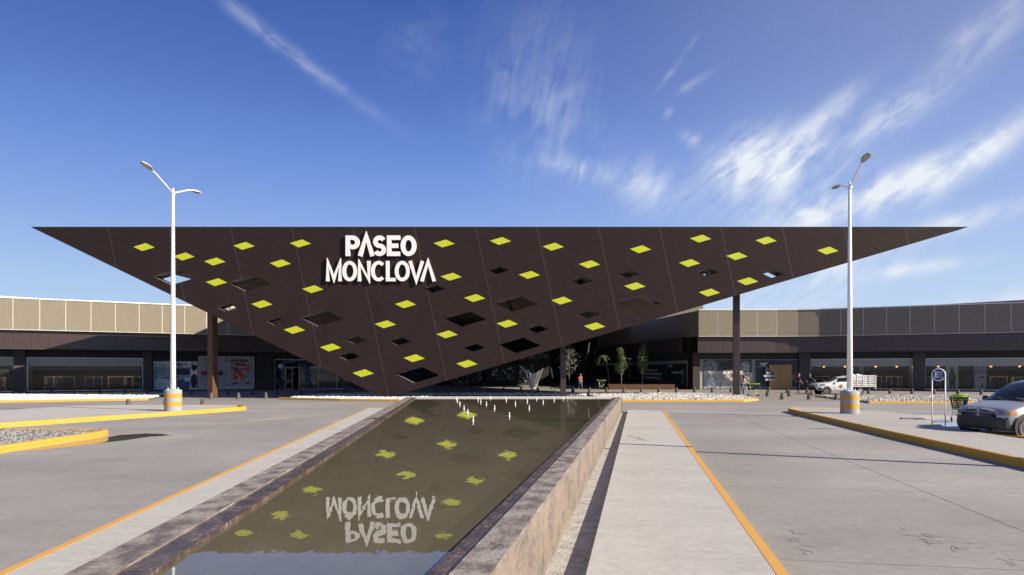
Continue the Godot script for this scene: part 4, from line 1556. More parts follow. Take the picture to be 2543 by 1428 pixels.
func build_entrance() -> void:
	var w := thing("entrance_court", "dark recessed entrance court with shop fronts under the canopy", "building")
	# right side wall
	sp("upper_wall", w, rc, -14.0, 34.0, 0.03, -0.3, 5.80, 8.52, "beige_b")
	sp("upper_wall_low", w, rc, -14.0, -3.0, 0.5, 0.032, 4.3, 5.79, "beige_b")
	sp("fascia_side", w, rc, -2.9, 30.9, 0.9, 0.5, 4.1, 5.72, "dark_brown")
	sp("soffit_side", w, rc, -14.0, 30.9, 0.88, -0.3, 4.0, 4.09, "black")
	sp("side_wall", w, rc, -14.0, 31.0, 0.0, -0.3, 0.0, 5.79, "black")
	var st := st_new()
	for x in [-10.0, 3.0, 14.6, 25.2, 31.0]:
		seg(st, rc, x - 0.06, x + 0.06, 0.06, 0.0, 0.0, 3.2)
	obj("window_posts", st, "pale_grey", w)
	for p in [[-10.0, 3.0], [3.0, 12.6], [14.6, 31.0]]:
		sp("valance_panel", w, rc, p[0], p[1], 0.05, 0.0, 2.86, 3.24, "pale_grey")
	# back of the court and its ceiling
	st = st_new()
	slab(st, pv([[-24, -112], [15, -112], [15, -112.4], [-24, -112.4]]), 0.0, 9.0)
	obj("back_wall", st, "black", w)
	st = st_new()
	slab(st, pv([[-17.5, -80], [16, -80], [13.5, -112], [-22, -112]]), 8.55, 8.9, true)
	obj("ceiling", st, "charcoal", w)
	# added charcoal backdrop, its colour makes the canopy openings read as deep shade
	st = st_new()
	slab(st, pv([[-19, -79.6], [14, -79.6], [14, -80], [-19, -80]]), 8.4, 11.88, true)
	obj("shade_backdrop", st, "charcoal", w)
	st = st_new()
	slab(st, pv([[14.2, -95], [26.6, -95], [26.6, -128], [14.2, -128]]), 8.6, 11.2)
	obj("side_block", st, "beige_b", w)
	# slanted steel supports
	for q in [[-5.6, -88, -3.6], [-3.1, -88, -4.7], [-9.4, -90, -7.4], [-11.2, -90, -12.4], [5.6, -92, 4.2], [9.8, -94, 11.0]]:
		tb("slanted_support", w, [Vector3(q[0], 0, q[1]), Vector3(q[2], 8.6, q[1] - 0.5)], 0.17, "black", 6)
	# black and white murals on the court's back kiosks
	var k := 0
	for q in [[-12.2, -6.7, -98.0, 0.5, 2.6], [-6.3, -4.2, -96.0, 0.3, 2.7], [-3.3, 0.6, -97.0, 0.7, 2.9], [0.9, 3.2, -97.5, 0.4, 3.0], [1.0, 5.2, -97.6, 3.7, 4.6], [-8.4, -5.9, -94.0, 0.05, 2.2]]:
		var im := paper(128, 64, Color8(56, 58, 62))
		var r := RandomNumberGenerator.new()
		r.seed = 90 + k
		for n in 46:
			var x := r.randi_range(0, 120)
			var y := r.randi_range(4, 60)
			var g := r.randi_range(120, 245)
			if r.randf() < 0.5:
				im.fill_rect(Rect2i(x, y, r.randi_range(2, 16), r.randi_range(1, 3)), Color8(g, g, g))
			else:
				disc(im, x, y, r.randi_range(2, 8), r.randi_range(2, 6), Color8(g, g, mini(255, g + 4)))
				disc(im, x + 1, y, r.randi_range(1, 6), r.randi_range(1, 4), Color8(60, 60, 64))
		grain(im, 70 + k, 0.12, 0.35)
		var fnq := func(s: float, d: float) -> Vector2: return Vector2(q[0] + s, q[2] + d)
		var lab: String = ["wide dim black and white mural at the left of the entrance court", "narrow black and white mural between slanted supports", "pale black and white mural at the middle of the entrance court", "small black and white mural left of the silver sculpture", "high black and white lettering strip above the silver sculpture", "low black and white triangle mural under the canopy edge"][k]
		poster("court_mural", lab, fnq, 0.0, q[1] - q[0], 0.0, q[3], q[4], im, 0.8)
		sp("mural_wall", w, fnq, -0.1, q[1] - q[0] + 0.1, -0.06, -0.3, 0.0, q[4] + 0.1, "black")
		k += 1
	# posters along the court's right side
	var im2 := paper(120, 40, Color8(30, 36, 54))
	im2.fill_rect(Rect2i(92, 28, 10, 10), Color8(120, 60, 44))
	grain(im2, 81, 0.05, 0.1)
	var ps := poster("court_poster", "navy poster with white lettering behind the right planter tree", rc, 14.7, 25.1, 0.1, 0.45, 2.84, im2)
	words("lettering", "MÁS DE 170", ps, Vector3(5.6, 2.15, 0.02), 0.26, 3.6, "white", true)
	words("lettering", "ESTABLECIMIENTOS", ps, Vector3(5.6, 1.66, 0.02), 0.26, 6.6, "white", true)
	words("lettering", "COMERCIALES", ps, Vector3(5.6, 1.16, 0.02), 0.28, 5.6, "white", true)
	im2 = paper(80, 60, Color8(17, 18, 21))
	disc(im2, 66, 24, 6, 14, Color8(120, 104, 90), 0.3)
	disc(im2, 66, 46, 7, 14, Color8(128, 112, 96), 0.3)
	ps = poster("court_poster", "black poster with white lettering and a pale figure at the court's corner", rc, 25.3, 30.9, 0.1, 0.3, 2.84, im2)
	words("lettering", "Cinépolis VIP", ps, Vector3(3.0, 1.85, 0.02), 0.3, 3.2, "white", true)
	var z := st_new()
	ribbon(z, [Vector2(0.4, 2.75), Vector2(0.85, 2.5), Vector2(1.2, 2.75)], 0.05, 0.02, 0.035)
	ribbon(z, [Vector2(0.75, 2.74), Vector2(1.15, 2.5), Vector2(1.5, 2.75)], 0.05, 0.024, 0.04)
	ribbon(z, [Vector2(1.1, 2.73), Vector2(1.45, 2.5), Vector2(1.9, 2.77)], 0.05, 0.028, 0.045)
	obj("emblem", z, "white", ps)
	im2 = paper(120, 40, Color8(22, 24, 30))
	for n in 9:
		im2.fill_rect(Rect2i(8 + (n * 37) % 90, 6 + n * 3, 14, 1), Color8(66, 68, 74))
	poster("court_poster", "very dark poster deep in the court behind the slim tree", rc, -9.8, 12.4, 0.1, 0.3, 2.84, im2)

# ------------------------------------------------------------------ pebble beds
func stone_mesh(sd: int) -> ArrayMesh:
	var r := RandomNumberGenerator.new()
	r.seed = sd
	var st := st_new()
	var t := (1.0 + sqrt(5.0)) / 2.0
	var v := []
	for q in [[-1, t, 0], [1, t, 0], [-1, -t, 0], [1, -t, 0], [0, -1, t], [0, 1, t], [0, -1, -t], [0, 1, -t], [t, 0, -1], [t, 0, 1], [-t, 0, -1], [-t, 0, 1]]:
		v.append(Vector3(q[0], q[1], q[2]).normalized() * r.randf_range(0.75, 1.15) * Vector3(1.0, 0.7, 0.85))
	for f in [[0, 11, 5], [0, 5, 1], [0, 1, 7], [0, 7, 10], [0, 10, 11], [1, 5, 9], [5, 11, 4], [11, 10, 2], [10, 7, 6], [7, 1, 8], [3, 9, 4], [3, 4, 2], [3, 2, 6], [3, 6, 8], [3, 8, 9], [4, 9, 5], [2, 4, 11], [6, 2, 10], [8, 6, 7], [9, 8, 1]]:
		tri(st, v[f[0]], v[f[2]], v[f[1]])
	return done(st)

func stones(called: String, label: String, cat: String, poly: PackedVector2Array, y: float, count: int, r0: float, r1: float, lo: Color, hi: Color, heap := 0.0) -> void:
	var mm := MultiMesh.new()
	mm.transform_format = MultiMesh.TRANSFORM_3D
	mm.use_colors = true
	mm.mesh = stone_mesh(count)
	mm.instance_count = count
	var lo2 := poly[0]
	var hi2 := poly[0]
	for p in poly:
		lo2 = lo2.min(p)
		hi2 = hi2.max(p)
	var k := 0
	while k < count:
		var p := Vector2(rng.randf_range(lo2.x, hi2.x), rng.randf_range(lo2.y, hi2.y))
		if not Geometry2D.is_point_in_polygon(p, poly):
			continue
		var r := rng.randf_range(r0, r1)
		var b := Basis(Vector3(rng.randf() - 0.5, rng.randf() - 0.5, rng.randf() - 0.5).normalized(), rng.randf() * TAU).scaled(Vector3(r, r, r))
		mm.set_instance_transform(k, Transform3D(b, Vector3(p.x, y + r * 0.3 + rng.randf() * heap, p.y)))
		var t := pow(rng.randf(), 0.8)
		mm.set_instance_color(k, lo.lerp(hi, t))
		k += 1
	var o := MultiMeshInstance3D.new()
	o.name = numbered(called)
	o.multimesh = mm
	o.material_override = M["pebble"]
	add_child(o)
	o.set_meta("kind", "stuff")
	tag(o, label, cat)

func build_beds() -> void:
	var wa := Color(0.52, 0.51, 0.49)
	var wb := Color(0.78, 0.77, 0.745)
	var beds := [
		["left pebble bed edge", [[-33.4 - 12, -41.0], [-33.38, -44.5], [-25.6, -48.05]], [[-46, -41.2], [-33.45, -44.7], [-25.9, -48.2], [-26.5, -50.5], [-29.0, -57.0], [-36.0, -57.5], [-46, -57.0]], 5200, "white pebbles in the bed before the left shop windows", "straight yellow kerb before the left pebble bed", wa, wb],
		["", [[-16.9, -49.4], [-12.0, -47.3], [-7.7, -46.2], [-6.2, -46.1]], [[-16.3, -50.2], [-12.0, -47.5], [-6.3, -46.3], [-6.3, -58.0], [-10.6, -60.0], [-15.5, -57.0]], 2600, "white pebbles around the tip of the canopy", "yellow kerb left of the pool's far end", wa, wb],
		["", [[6.4, -45.5], [15.5, -45.6], [17.2, -47.6]], [[6.3, -45.7], [15.4, -45.8], [17.0, -47.6], [18.3, -54.5], [16.5, -58.5], [10.0, -60.0], [6.4, -60.0]], 4200, "white pebbles right of the pool around the tall column", "yellow kerb right of the pool's far end", Color(0.22, 0.215, 0.21), Color(0.72, 0.71, 0.69)],
		["", [[22.7, -43.4], [29.1, -42.9], [36.0, -42.2], [48.0, -40.8]], [[22.9, -43.7], [29.1, -43.1], [47.0, -41.0], [47.0, -52.5], [30.0, -54.0], [24.0, -54.0]], 5200, "grey and white stones in the bed behind the silver minivan", "yellow kerb of the right stone bed", Color(0.13, 0.13, 0.13), Color(0.58, 0.575, 0.56)]]
	for b in beds:
		var poly := pv(b[2])
		var st := st_new()
		kerb(st, rev(b[1]), 0.16, 0.15)
		tag(obj("bed_kerb", st, "kerb_yellow"), b[5], "kerb", "yellow kerbs of the stone beds")
		st = st_new()
		slab(st, poly, 0.0, 0.06)
		structure(obj("bed_ground", st, "charcoal"))
		stones("white_pebbles", b[4], "pebbles", poly, 0.06, b[3] * 5 / 2, 0.045, 0.095, b[6], b[7], 0.07)
	stones("white_pebbles", "narrow band of white pebbles just behind the pool's far rim", "pebbles", pv([[-6.2, -56.0], [6.2, -56.0], [6.2, -59.5], [-6.2, -59.5]]), 0.0, 1500, 0.07, 0.15, wa, wb, 0.08)
	stones("grey_gravel", "grey gravel in the kerbed bed at the left edge", "gravel", pv([[-13.22, -12.0], [-13.15, -17.3], [-13.08, -21.0], [-13.3, -22.25], [-14.0, -22.42], [-17.0, -22.38], [-17.1, -12.0]]), 0.13, 9000, 0.022, 0.05, Color(0.06, 0.06, 0.062), Color(0.30, 0.30, 0.30), 0.025)

# ------------------------------------------------------------------ light poles
func lamp_head(t: Node3D, at: Vector3, dir: Vector3, tilt: float) -> void:
	var hd := part("lamp_head", t, at)
	hd.basis = Basis(Vector3.UP, atan2(-dir.z, dir.x)) * Basis(Vector3.BACK, tilt)
	var st := st_new(true)
	var xs := [[-0.05, 0.05, 0.05], [0.12, 0.11, 0.075], [0.32, 0.165, 0.09], [0.55, 0.155, 0.075], [0.72, 0.09, 0.045], [0.78, 0.02, 0.015]]
	for k in xs.size() - 1:
		for i in 10:
			var q := []
			for e in [[k, i], [k, i + 1], [k + 1, i + 1], [k + 1, i]]:
				var a: float = PI * e[1] / 10.0
				q.append(Vector3(xs[e[0]][0], sin(a) * xs[e[0]][2], -cos(a) * xs[e[0]][1]))
			quad(st, q[0], q[3], q[2], q[1])
	obj("housing", st, "lamp_white", hd)
	st = st_new()
	for k in xs.size() - 1:
		quad(st, Vector3(xs[k][0], -0.004, -xs[k][1]), Vector3(xs[k + 1][0], -0.004, -xs[k + 1][1]), Vector3(xs[k + 1][0], -0.004, xs[k + 1][1]), Vector3(xs[k][0], -0.004, xs[k][1]))
	obj("underside", st, "pale_grey", hd)
	st = st_new()
	box(st, Vector3(0.5, -0.02, 0), Vector3(0.34, 0.03, 0.22))
	obj("lens", st, "lamp_lens", hd)

func light_pole(at: Vector3, h: float, arms: Array, label: String) -> void:
	var t := thing("light_pole", label, "light pole", at, 0.0, "twin armed light poles on striped bases")
	var b := part("concrete_base", t)
	var r := 0.39
	var ys := [[0.0, 0.22, "base_grey"], [0.22, 0.44, "base_yellow"], [0.44, 0.62, "base_grey"], [0.62, 0.82, "base_yellow"], [0.82, 1.0, "base_grey"]]
	for k in ys.size():
		var st := st_new(true)
		var pr := [[r, ys[k][0]], [r, ys[k][1]]]
		if k == ys.size() - 1:
			pr = [[r, 0.82], [r, 0.975], [r - 0.025, 1.0]]
		lathe(st, pr, 32)
		obj("yellow_stripe" if ys[k][2] == "base_yellow" else "grey_band", st, ys[k][2], b)
	var tp := st_new()
	lathe(tp, [[r - 0.025, 1.0], [0.0, 1.0]], 32)
	obj("base_top", tp, "base_grey", b)
	bx("foot_plate", t, Vector3(0, 1.02, 0), Vector3(0.42, 0.035, 0.42), "galv")
	for k in 4:
		var bo := st_new()
		lathe(bo, [[0.02, 1.02], [0.02, 1.12], [0.0, 1.12]], 6, Transform3D(Basis(), Vector3(0.16 if k & 1 else -0.16, 0, 0.16 if k & 2 else -0.16)))
		obj("anchor_bolt", bo, "galv", t)
	tb("pole", t, [Vector3(0, 1.03, 0), Vector3(0, h, 0)], [0.125, 0.062], "lamp_white", 16)
	tb("pole_cap", t, [Vector3(0, h, 0), Vector3(0, h + 0.16, 0)], [0.05, 0.045], "lamp_white", 10)
	var cl := st_new(true)
	lathe(cl, [[0.1, h - 0.14], [0.1, h - 0.02]], 12)
	obj("collar", cl, "lamp_white", t)
	for a in arms:
		var p0 := Vector3(0, h - 0.08, 0)
		var p1: Vector3 = p0 + a[0]
		var p2: Vector3 = p1 + a[1]
		tb("arm", t, [p0, p0.lerp(p1, 0.5), p1 - (a[0] as Vector3).normalized() * 0.12, p1 + (a[1] as Vector3).normalized() * 0.12, p2], 0.035, "lamp_white", 8)
		var d := (a[1] as Vector3).normalized()
		lamp_head(t, p2, Vector3(d.x, 0, d.z).normalized(), asin(d.y) * 0.7)

func build_lamps() -> void:
	var R := [[Vector3(-0.3, 0.52, 1.5), Vector3(-0.04, 0.07, 0.26)], [Vector3(0.3, 0.52, -1.5), Vector3(0.04, 0.03, -0.26)]]
	light_pole(Vector3(-16.16, 0.178, -32.54), 10.45, [[Vector3(-0.1, 0.54, 1.42), Vector3(-0.02, 0.07, 0.26)], [Vector3(0.1, 0.54, -1.42), Vector3(0.02, 0.03, -0.26)]], "left white twin armed light pole on yellow striped concrete base")
	light_pole(Vector3(15.05, 0.188, -30.41), 10.15, R, "right white twin armed light pole on yellow striped concrete base")
	light_pole(Vector3(13.6, 0.188, -13.66), 10.15, R, "light pole outside the frame whose thin shadow crosses the right road")

# ------------------------------------------------------------------ bollards
func build_bollards() -> void:
	var st := st_new()
	var prof := [[0.165, 0.0], [0.16, 0.03], [0.105, 0.36], [0.1, 0.39], [0.085, 0.405], [0.095, 0.42], [0.085, 0.455], [0.05, 0.48], [0.0, 0.485]]
	lathe(st, prof, 8)
	var body := done(st)
	st = st_new()
	for k in 4:
		var a := TAU * k / 4.0 + 0.39
		box(st, Vector3(0.137, 0.19, 0), Vector3(0.012, 0.26, 0.03), Transform3D(Basis(Vector3.UP, a) * Basis(Vector3.BACK, 0.16), Vector3.ZERO))
	var groove := done(st)
	var rows := [
		["%s from the left of three before the left light pole", "bollards by the left light pole", [[-21.76, -38.69], [-19.64, -38.69], [-17.73, -39.12]]],
		["%s from the left of three sunlit ones by the left column", "bollards by the left column", [[-22.11, -50.13], [-20.1, -50.13], [-18.35, -50.85]]],
		["%s from the left in the shaded row before the left shops", "bollards before the left shops", [[-45.25, -60.2], [-42.95, -60.3], [-40.76, -60.4], [-38.79, -60.4], [-36.49, -60.4], [-34.12, -60.2], [-32.19, -60.2], [-27.91, -59.33], [-24.53, -58.9], [-22.39, -58.9], [-20.29, -58.9], [-18.23, -58.9], [-17.47, -64.72], [-16.0, -65.92]]],
		["%s from the left in the row across the entrance court", "bollards across the entrance court", [[-7.34, -65.31], [-5.68, -65.31], [-4.03, -65.31], [-2.41, -65.31], [-0.79, -65.31], [0.85, -65.31], [2.47, -65.31], [5.8, -65.31], [7.42, -65.31], [9.04, -65.31], [10.69, -65.31], [12.37, -65.31], [14.04, -65.31], [15.74, -65.31], [17.46, -65.31], [19.17, -65.31], [20.94, -65.31]]],
		["%s from the left of the scattered ones around the pickup", "bollards around the pickup", [[20.81, -55.62], [24.34, -64.72], [19.57, -49.44], [25.63, -63.56], [22.41, -55.19], [27.47, -63.56], [21.51, -49.44], [24.21, -55.19], [23.16, -48.76]]],
		["%s from the left in the row before the right shop windows", "bollards before the right shop windows", [[32.06, -61.37], [34.0, -61.37], [35.97, -61.37], [37.32, -60.33], [39.42, -60.33], [40.79, -59.33]]]]
	for r in rows:
		var pts: Array = r[2].duplicate()
		pts.sort_custom(func(a, b): return a[0] / -a[1] < b[0] / -b[1])
		for k in pts.size():
			var p: Array = pts[k]
			var t := thing("concrete_bollard", "small dark tapered bollard, " + r[0] % ORD[k], "bollard", Vector3(p[0], 0.0, p[1]), rng.randf() * 3.0, r[1])
			inst("body", body, "bollard", t)
			inst("grooves", groove, "charcoal", t)
	# two rail hoops near the middle column
	var k2 := 0
	for x in [2.95, 4.85]:
		var z := -66.5 + k2
		var t := thing("rail_hoop", ["low grey steel hoop just left of the middle column", "low grey steel hoop just right of the middle column"][k2], "rail", Vector3(x + (0.2 if k2 else 0.0), 0, z), 0.0, "steel hoops by the middle column")
		tb("hoop", t, [Vector3(-0.95, 0, 0), Vector3(-0.95, 0.42, 0), Vector3(-0.85, 0.55, 0), Vector3(0.8, 0.55, 0), Vector3(0.9, 0.45, 0), Vector3(0.95, 0, 0)], 0.04, "galv", 6)
		bx("base_plate", t, Vector3(-0.95, 0.01, 0), Vector3(0.18, 0.02, 0.18), "galv")
		bx("base_plate", t, Vector3(0.95, 0.01, 0), Vector3(0.18, 0.02, 0.18), "galv")
		k2 += 1

# ------------------------------------------------------------------ vehicles
func lf(tab: Array, u: float, v: float, side: float) -> Vector3:
	u = clampf(u, 0.0, tab.size() - 1.001)
	var n: int = tab[0][1].size()
	v = clampf(v, 0.0, n - 1.001)
	var i := int(u)
	var j := int(v)
	var fu := u - i
	var fv := v - j
	var g := func(a: int, b: int) -> Vector3: return Vector3(tab[a][0], tab[a][1][b][0], tab[a][1][b][1] * side)
	var p: Vector3 = (g.call(i, j) as Vector3).lerp(g.call(i, j + 1), fv)
	var q: Vector3 = (g.call(i + 1, j) as Vector3).lerp(g.call(i + 1, j + 1), fv)
	return p.lerp(q, fu)

func patch(st: SurfaceTool, tab: Array, u0: float, u1: float, v0: float, v1: float, side: float, off: float, nu := 4, nv := 4) -> void:
	var gr := []
	for a in nu + 1:
		var row := []
		for b in nv + 1:
			var u := u0 + (u1 - u0) * a / nu
			var v := v0 + (v1 - v0) * b / nv
			var p := lf(tab, u, v, side)
			if off != 0.0:
				var du := lf(tab, u + 0.05, v, side) - lf(tab, u - 0.05, v, side)
				var dv := lf(tab, u, v + 0.05, side) - lf(tab, u, v - 0.05, side)
				var nn := du.cross(dv).normalized() * (1.0 if side < 0 else -1.0)
				p += nn * off
			row.append(p)
		gr.append(row)
	for a in nu:
		for b in nv:
			if side > 0:
				quad(st, gr[a][b], gr[a + 1][b], gr[a + 1][b + 1], gr[a][b + 1])
			else:
				quad(st, gr[a][b], gr[a][b + 1], gr[a + 1][b + 1], gr[a + 1][b])

func hull(st: SurfaceTool, tab: Array) -> void:
	var n: int = tab[0][1].size()
	for side in [1.0, -1.0]:
		patch(st, tab, 0, tab.size() - 1, 0, n - 1, side, 0.0, tab.size() - 1, n - 1)
	for e in [0, tab.size() - 1]:
		for j in n - 1:
			for side in [1.0, -1.0]:
				var a: Array = tab[e][1][j]
				var b: Array = tab[e][1][j + 1]
				var x: float = tab[e][0]
				var c := Vector3(x, tab[e][1][0][0], 0)
				var p := Vector3(x, a[0], a[1] * side)
				var q := Vector3(x, b[0], b[1] * side)
				if (side > 0) == (e == 0):
					tri(st, c, q, p)
				else:
					tri(st, c, p, q)

func wheel(t: Node3D, at: Vector3, r: float, w: float, side: float, spokes: bool) -> void:
	var g := part("wheel", t, at)
	g.basis = Basis(Vector3.RIGHT, PI / 2.0 * side)
	var st := st_new(true)
	lathe(st, [[r * 0.66, -w * 0.5], [r * 0.9, -w * 0.5], [r * 0.985, -w * 0.36], [r, -w * 0.15], [r, w * 0.15], [r * 0.985, w * 0.36], [r * 0.9, w * 0.5], [r * 0.66, w * 0.46], [r * 0.63, w * 0.3]], 28)
	obj("tyre", st, "rubber", g)
	st = st_new(true)
	lathe(st, [[r * 0.66, w * 0.47], [r * 0.62, w * 0.47], [r * 0.58, w * 0.2], [0.0, w * 0.12]], 24)
	obj("rim", st, "rim_metal" if spokes else "pale", g)
	st = st_new()
	if spokes:
		for k in 5:
			box(st, Vector3(r * 0.34, w * 0.33, 0), Vector3(r * 0.56, w * 0.12, r * 0.17), Transform3D(Basis(Vector3.UP, TAU * k / 5.0), Vector3.ZERO))
		lathe(st, [[r * 0.15, w * 0.2], [r * 0.15, w * 0.42], [0.0, w * 0.44]], 12)
		obj("spokes", st, "rim_metal", g)
	else:
		lathe(st, [[r * 0.42, w * 0.22], [r * 0.4, w * 0.34], [r * 0.22, w * 0.36], [r * 0.16, w * 0.5], [0.0, w * 0.5]], 16)
		obj("hub_cap", st, "rim_metal", g)
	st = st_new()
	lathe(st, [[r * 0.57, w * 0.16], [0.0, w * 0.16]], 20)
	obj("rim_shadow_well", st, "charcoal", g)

# curved strip across the nose; plan is a list of [half width, x]
func nose(st: SurfaceTool, plan: Array, z0: float, z1: float, y0: float, y1: float, off: float, n := 10, lean := 0.0) -> void:
	var xf := func(z: float) -> float:
		var a := absf(z)
		for k in plan.size() - 1:
			if a <= plan[k + 1][0]:
				return lerpf(plan[k][1], plan[k + 1][1], (a - plan[k][0]) / (plan[k + 1][0] - plan[k][0]))
		return plan[-1][1]
	for k in n:
		var a := lerpf(z0, z1, float(k) / n)
		var b := lerpf(z0, z1, float(k + 1) / n)
		var xa: float = xf.call(a)
		var xb: float = xf.call(b)
		var p := [Vector3(xa + off, y0, a * (1.0 + off * 0.6)), Vector3(xa + off - lean, y1, a * (1.0 + off * 0.6)), Vector3(xb + off - lean, y1, b * (1.0 + off * 0.6)), Vector3(xb + off, y0, b * (1.0 + off * 0.6))]
		quad(st, p[3], p[2], p[1], p[0])
		var i0 := Vector3(-0.06, 0, 0)
		quad(st, p[2], p[2] + i0, p[1] + i0, p[1])
		quad(st, p[0], p[0] + i0, p[3] + i0, p[3])
	for z in [z0, z1]:
		var x: float = xf.call(z)
		var w: float = z * (1.0 + off * 0.6)
		quad(st, Vector3(x + off, y0, w), Vector3(x + off - lean, y1, w), Vector3(x - 0.06, y1, w), Vector3(x - 0.06, y0, w))

func build_vehicles() -> void:
	var V := [
		[0.688, [[0.24, 0.50], [0.45, 0.60], [0.63, 0.62], [0.72, 0.60], [0.765, 0.56], [0.81, 0.46], [0.845, 0.30], [0.856, 0.15], [0.86, 0]]],
		[0.629, [[0.22, 0.72], [0.45, 0.79], [0.65, 0.80], [0.77, 0.77], [0.815, 0.71], [0.86, 0.58], [0.888, 0.40], [0.898, 0.2], [0.902, 0]]],
		[0.503, [[0.22, 0.84], [0.45, 0.90], [0.66, 0.91], [0.82, 0.87], [0.865, 0.81], [0.905, 0.66], [0.927, 0.45], [0.937, 0.22], [0.94, 0]]],
		[0.222, [[0.20, 0.90], [0.42, 0.945], [0.68, 0.955], [0.90, 0.92], [0.937, 0.86], [0.968, 0.70], [0.99, 0.48], [1.0, 0.24], [1.004, 0]]],
		[-0.100, [[0.20, 0.92], [0.40, 0.955], [0.70, 0.965], [0.97, 0.93], [1.0, 0.87], [1.03, 0.72], [1.052, 0.5], [1.062, 0.25], [1.066, 0]]],
		[-0.350, [[0.20, 0.92], [0.40, 0.955], [0.70, 0.965], [1.01, 0.935], [1.06, 0.88], [1.085, 0.74], [1.10, 0.52], [1.11, 0.26], [1.114, 0]]],
		[-0.800, [[0.20, 0.92], [0.40, 0.955], [0.70, 0.965], [1.03, 0.94], [1.09, 0.90], [1.20, 0.83], [1.36, 0.74], [1.40, 0.40], [1.412, 0]]],
		[-1.250, [[0.20, 0.92], [0.40, 0.955], [0.70, 0.965], [1.04, 0.945], [1.10, 0.92], [1.34, 0.845], [1.59, 0.73], [1.635, 0.42], [1.65, 0]]],
		[-1.550, [[0.20, 0.92], [0.40, 0.955], [0.70, 0.965], [1.04, 0.945], [1.10, 0.925], [1.36, 0.85], [1.66, 0.735], [1.71, 0.45], [1.725, 0]]],
		[-2.300, [[0.20, 0.92], [0.40, 0.955], [0.70, 0.965], [1.04, 0.945], [1.10, 0.925], [1.37, 0.855], [1.69, 0.74], [1.745, 0.46], [1.76, 0]]],
		[-3.300, [[0.20, 0.92], [0.40, 0.955], [0.70, 0.965], [1.04, 0.945], [1.10, 0.92], [1.36, 0.85], [1.67, 0.73], [1.725, 0.46], [1.74, 0]]],
		[-3.720, [[0.22, 0.90], [0.40, 0.94], [0.68, 0.95], [1.02, 0.92], [1.08, 0.89], [1.32, 0.80], [1.55, 0.70], [1.60, 0.43], [1.61, 0]]],
		[-3.900, [[0.26, 0.84], [0.40, 0.90], [0.62, 0.90], [0.95, 0.86], [1.0, 0.83], [1.1, 0.76], [1.2, 0.66], [1.22, 0.4], [1.23, 0]]]]
	var t := thing("minivan", "silver minivan with black bumper parked at the right edge", "minivan", Vector3(15.45, 0.0, -21.75), deg_to_rad(192.0))
	t.scale = Vector3(1.04, 1.04, 1.04)
	var st := st_new(true)
	hull(st, V)
	obj("body", st, "silver_paint", t)
	var plan := [[0.0, 0.692], [0.62, 0.685], [0.79, 0.633], [0.90, 0.503], [0.95, 0.244]]
	st = st_new()
	nose(st, plan, -0.93, 0.93, 0.235, 0.33, -0.01, 18, -0.035)
	nose(st, plan, -0.945, 0.945, 0.332, 0.53, 0.028, 18, 0.0)
	nose(st, plan, -0.945, 0.945, 0.532, 0.635, 0.027, 18, 0.022)
	obj("bumper", st, "plastic_black", t)
	var gr := part("grille", t)
	st = st_new()
	nose(st, plan, -0.52, 0.52, 0.70, 0.825, 0.008, 8, 0.05)
	obj("grille_opening", st, "black", gr)
	st = st_new()
	nose(st, plan, -0.52, 0.52, 0.752, 0.775, 0.016, 8, 0.01)
	obj("grille_bar", st, "silver_paint", gr)
	st = st_new()
	nose(st, plan, -0.035, 0.035, 0.70, 0.83, 0.022, 2, 0.05)
	obj("grille_bar", st, "silver_paint", gr)
	for s in [-1.0, 1.0]:
		var h := part("headlight", t)
		st = st_new()
		nose(st, plan, 0.56 * s, 0.84 * s, 0.71, 0.80, 0.014, 6, 0.03)
		obj("clear_lens", st, "lamp_clear", h)
		st = st_new()
		nose(st, plan, 0.845 * s, 0.93 * s, 0.715, 0.80, 0.014, 6, 0.03)
		obj("amber_lens", st, "amber", h)
		st = st_new()
		patch(st, V, 6.25, 7.05, 4.3, 5.7, s, 0.008, 3, 4)
		patch(st, V, 7.2, 8.9, 4.25, 5.85, s, 0.008, 5, 4)
		patch(st, V, 9.0, 10.6, 4.25, 5.85, s, 0.008, 5, 4)
		obj("side_windows", st, "car_glass", t)
		for x in [0.0, -2.87]:
			var a := st_new()
			lathe(a, [[0.42, 0.0], [0.40, 0.012], [0.0, 0.012]], 24, Transform3D(Basis(Vector3.RIGHT, PI / 2.0 * s), Vector3(x, 0.335, 0.955 * s)))
			obj("wheel_arch", a, "black", t)
			wheel(t, Vector3(x, 0.328, 0.885 * s), 0.328, 0.2, s, true)
		st = st_new()
		cbox(st, Vector3(-0.72, 1.13, 1.06 * s), Vector3(0.12, 0.15, 0.2), 0.03)
		obj("door_mirror", st, "plastic_black", t)
	st = st_new(true)
	patch(st, V, 5.25, 7.35, 6.12, 8.0, 1.0, 0.008, 6, 5)
	patch(st, V, 5.25, 7.35, 6.12, 8.0, -1.0, 0.008, 6, 5)
	obj("windshield", st, "car_glass", t)
	st = st_new(true)
	patch(st, V, 4.7, 5.2, 5.2, 8.0, 1.0, 0.006, 3, 5)
	patch(st, V, 4.7, 5.2, 5.2, 8.0, -1.0, 0.006, 3, 5)
	obj("wiper_cowl", st, "plastic_black", t)
	tb("wiper", t, [Vector3(-0.33, 1.12, -0.55), Vector3(-0.47, 1.2, -0.1), Vector3(-0.5, 1.215, 0.2)], 0.012, "black", 5)
	tb("wiper", t, [Vector3(-0.33, 1.12, 0.15), Vector3(-0.47, 1.2, 0.5), Vector3(-0.5, 1.2, 0.68)], 0.012, "black", 5)
	tb("aerial", t, [Vector3(-0.2, 1.03, 0.8), Vector3(-0.28, 1.62, 0.82)], 0.006, "black", 4)
	var k := 0
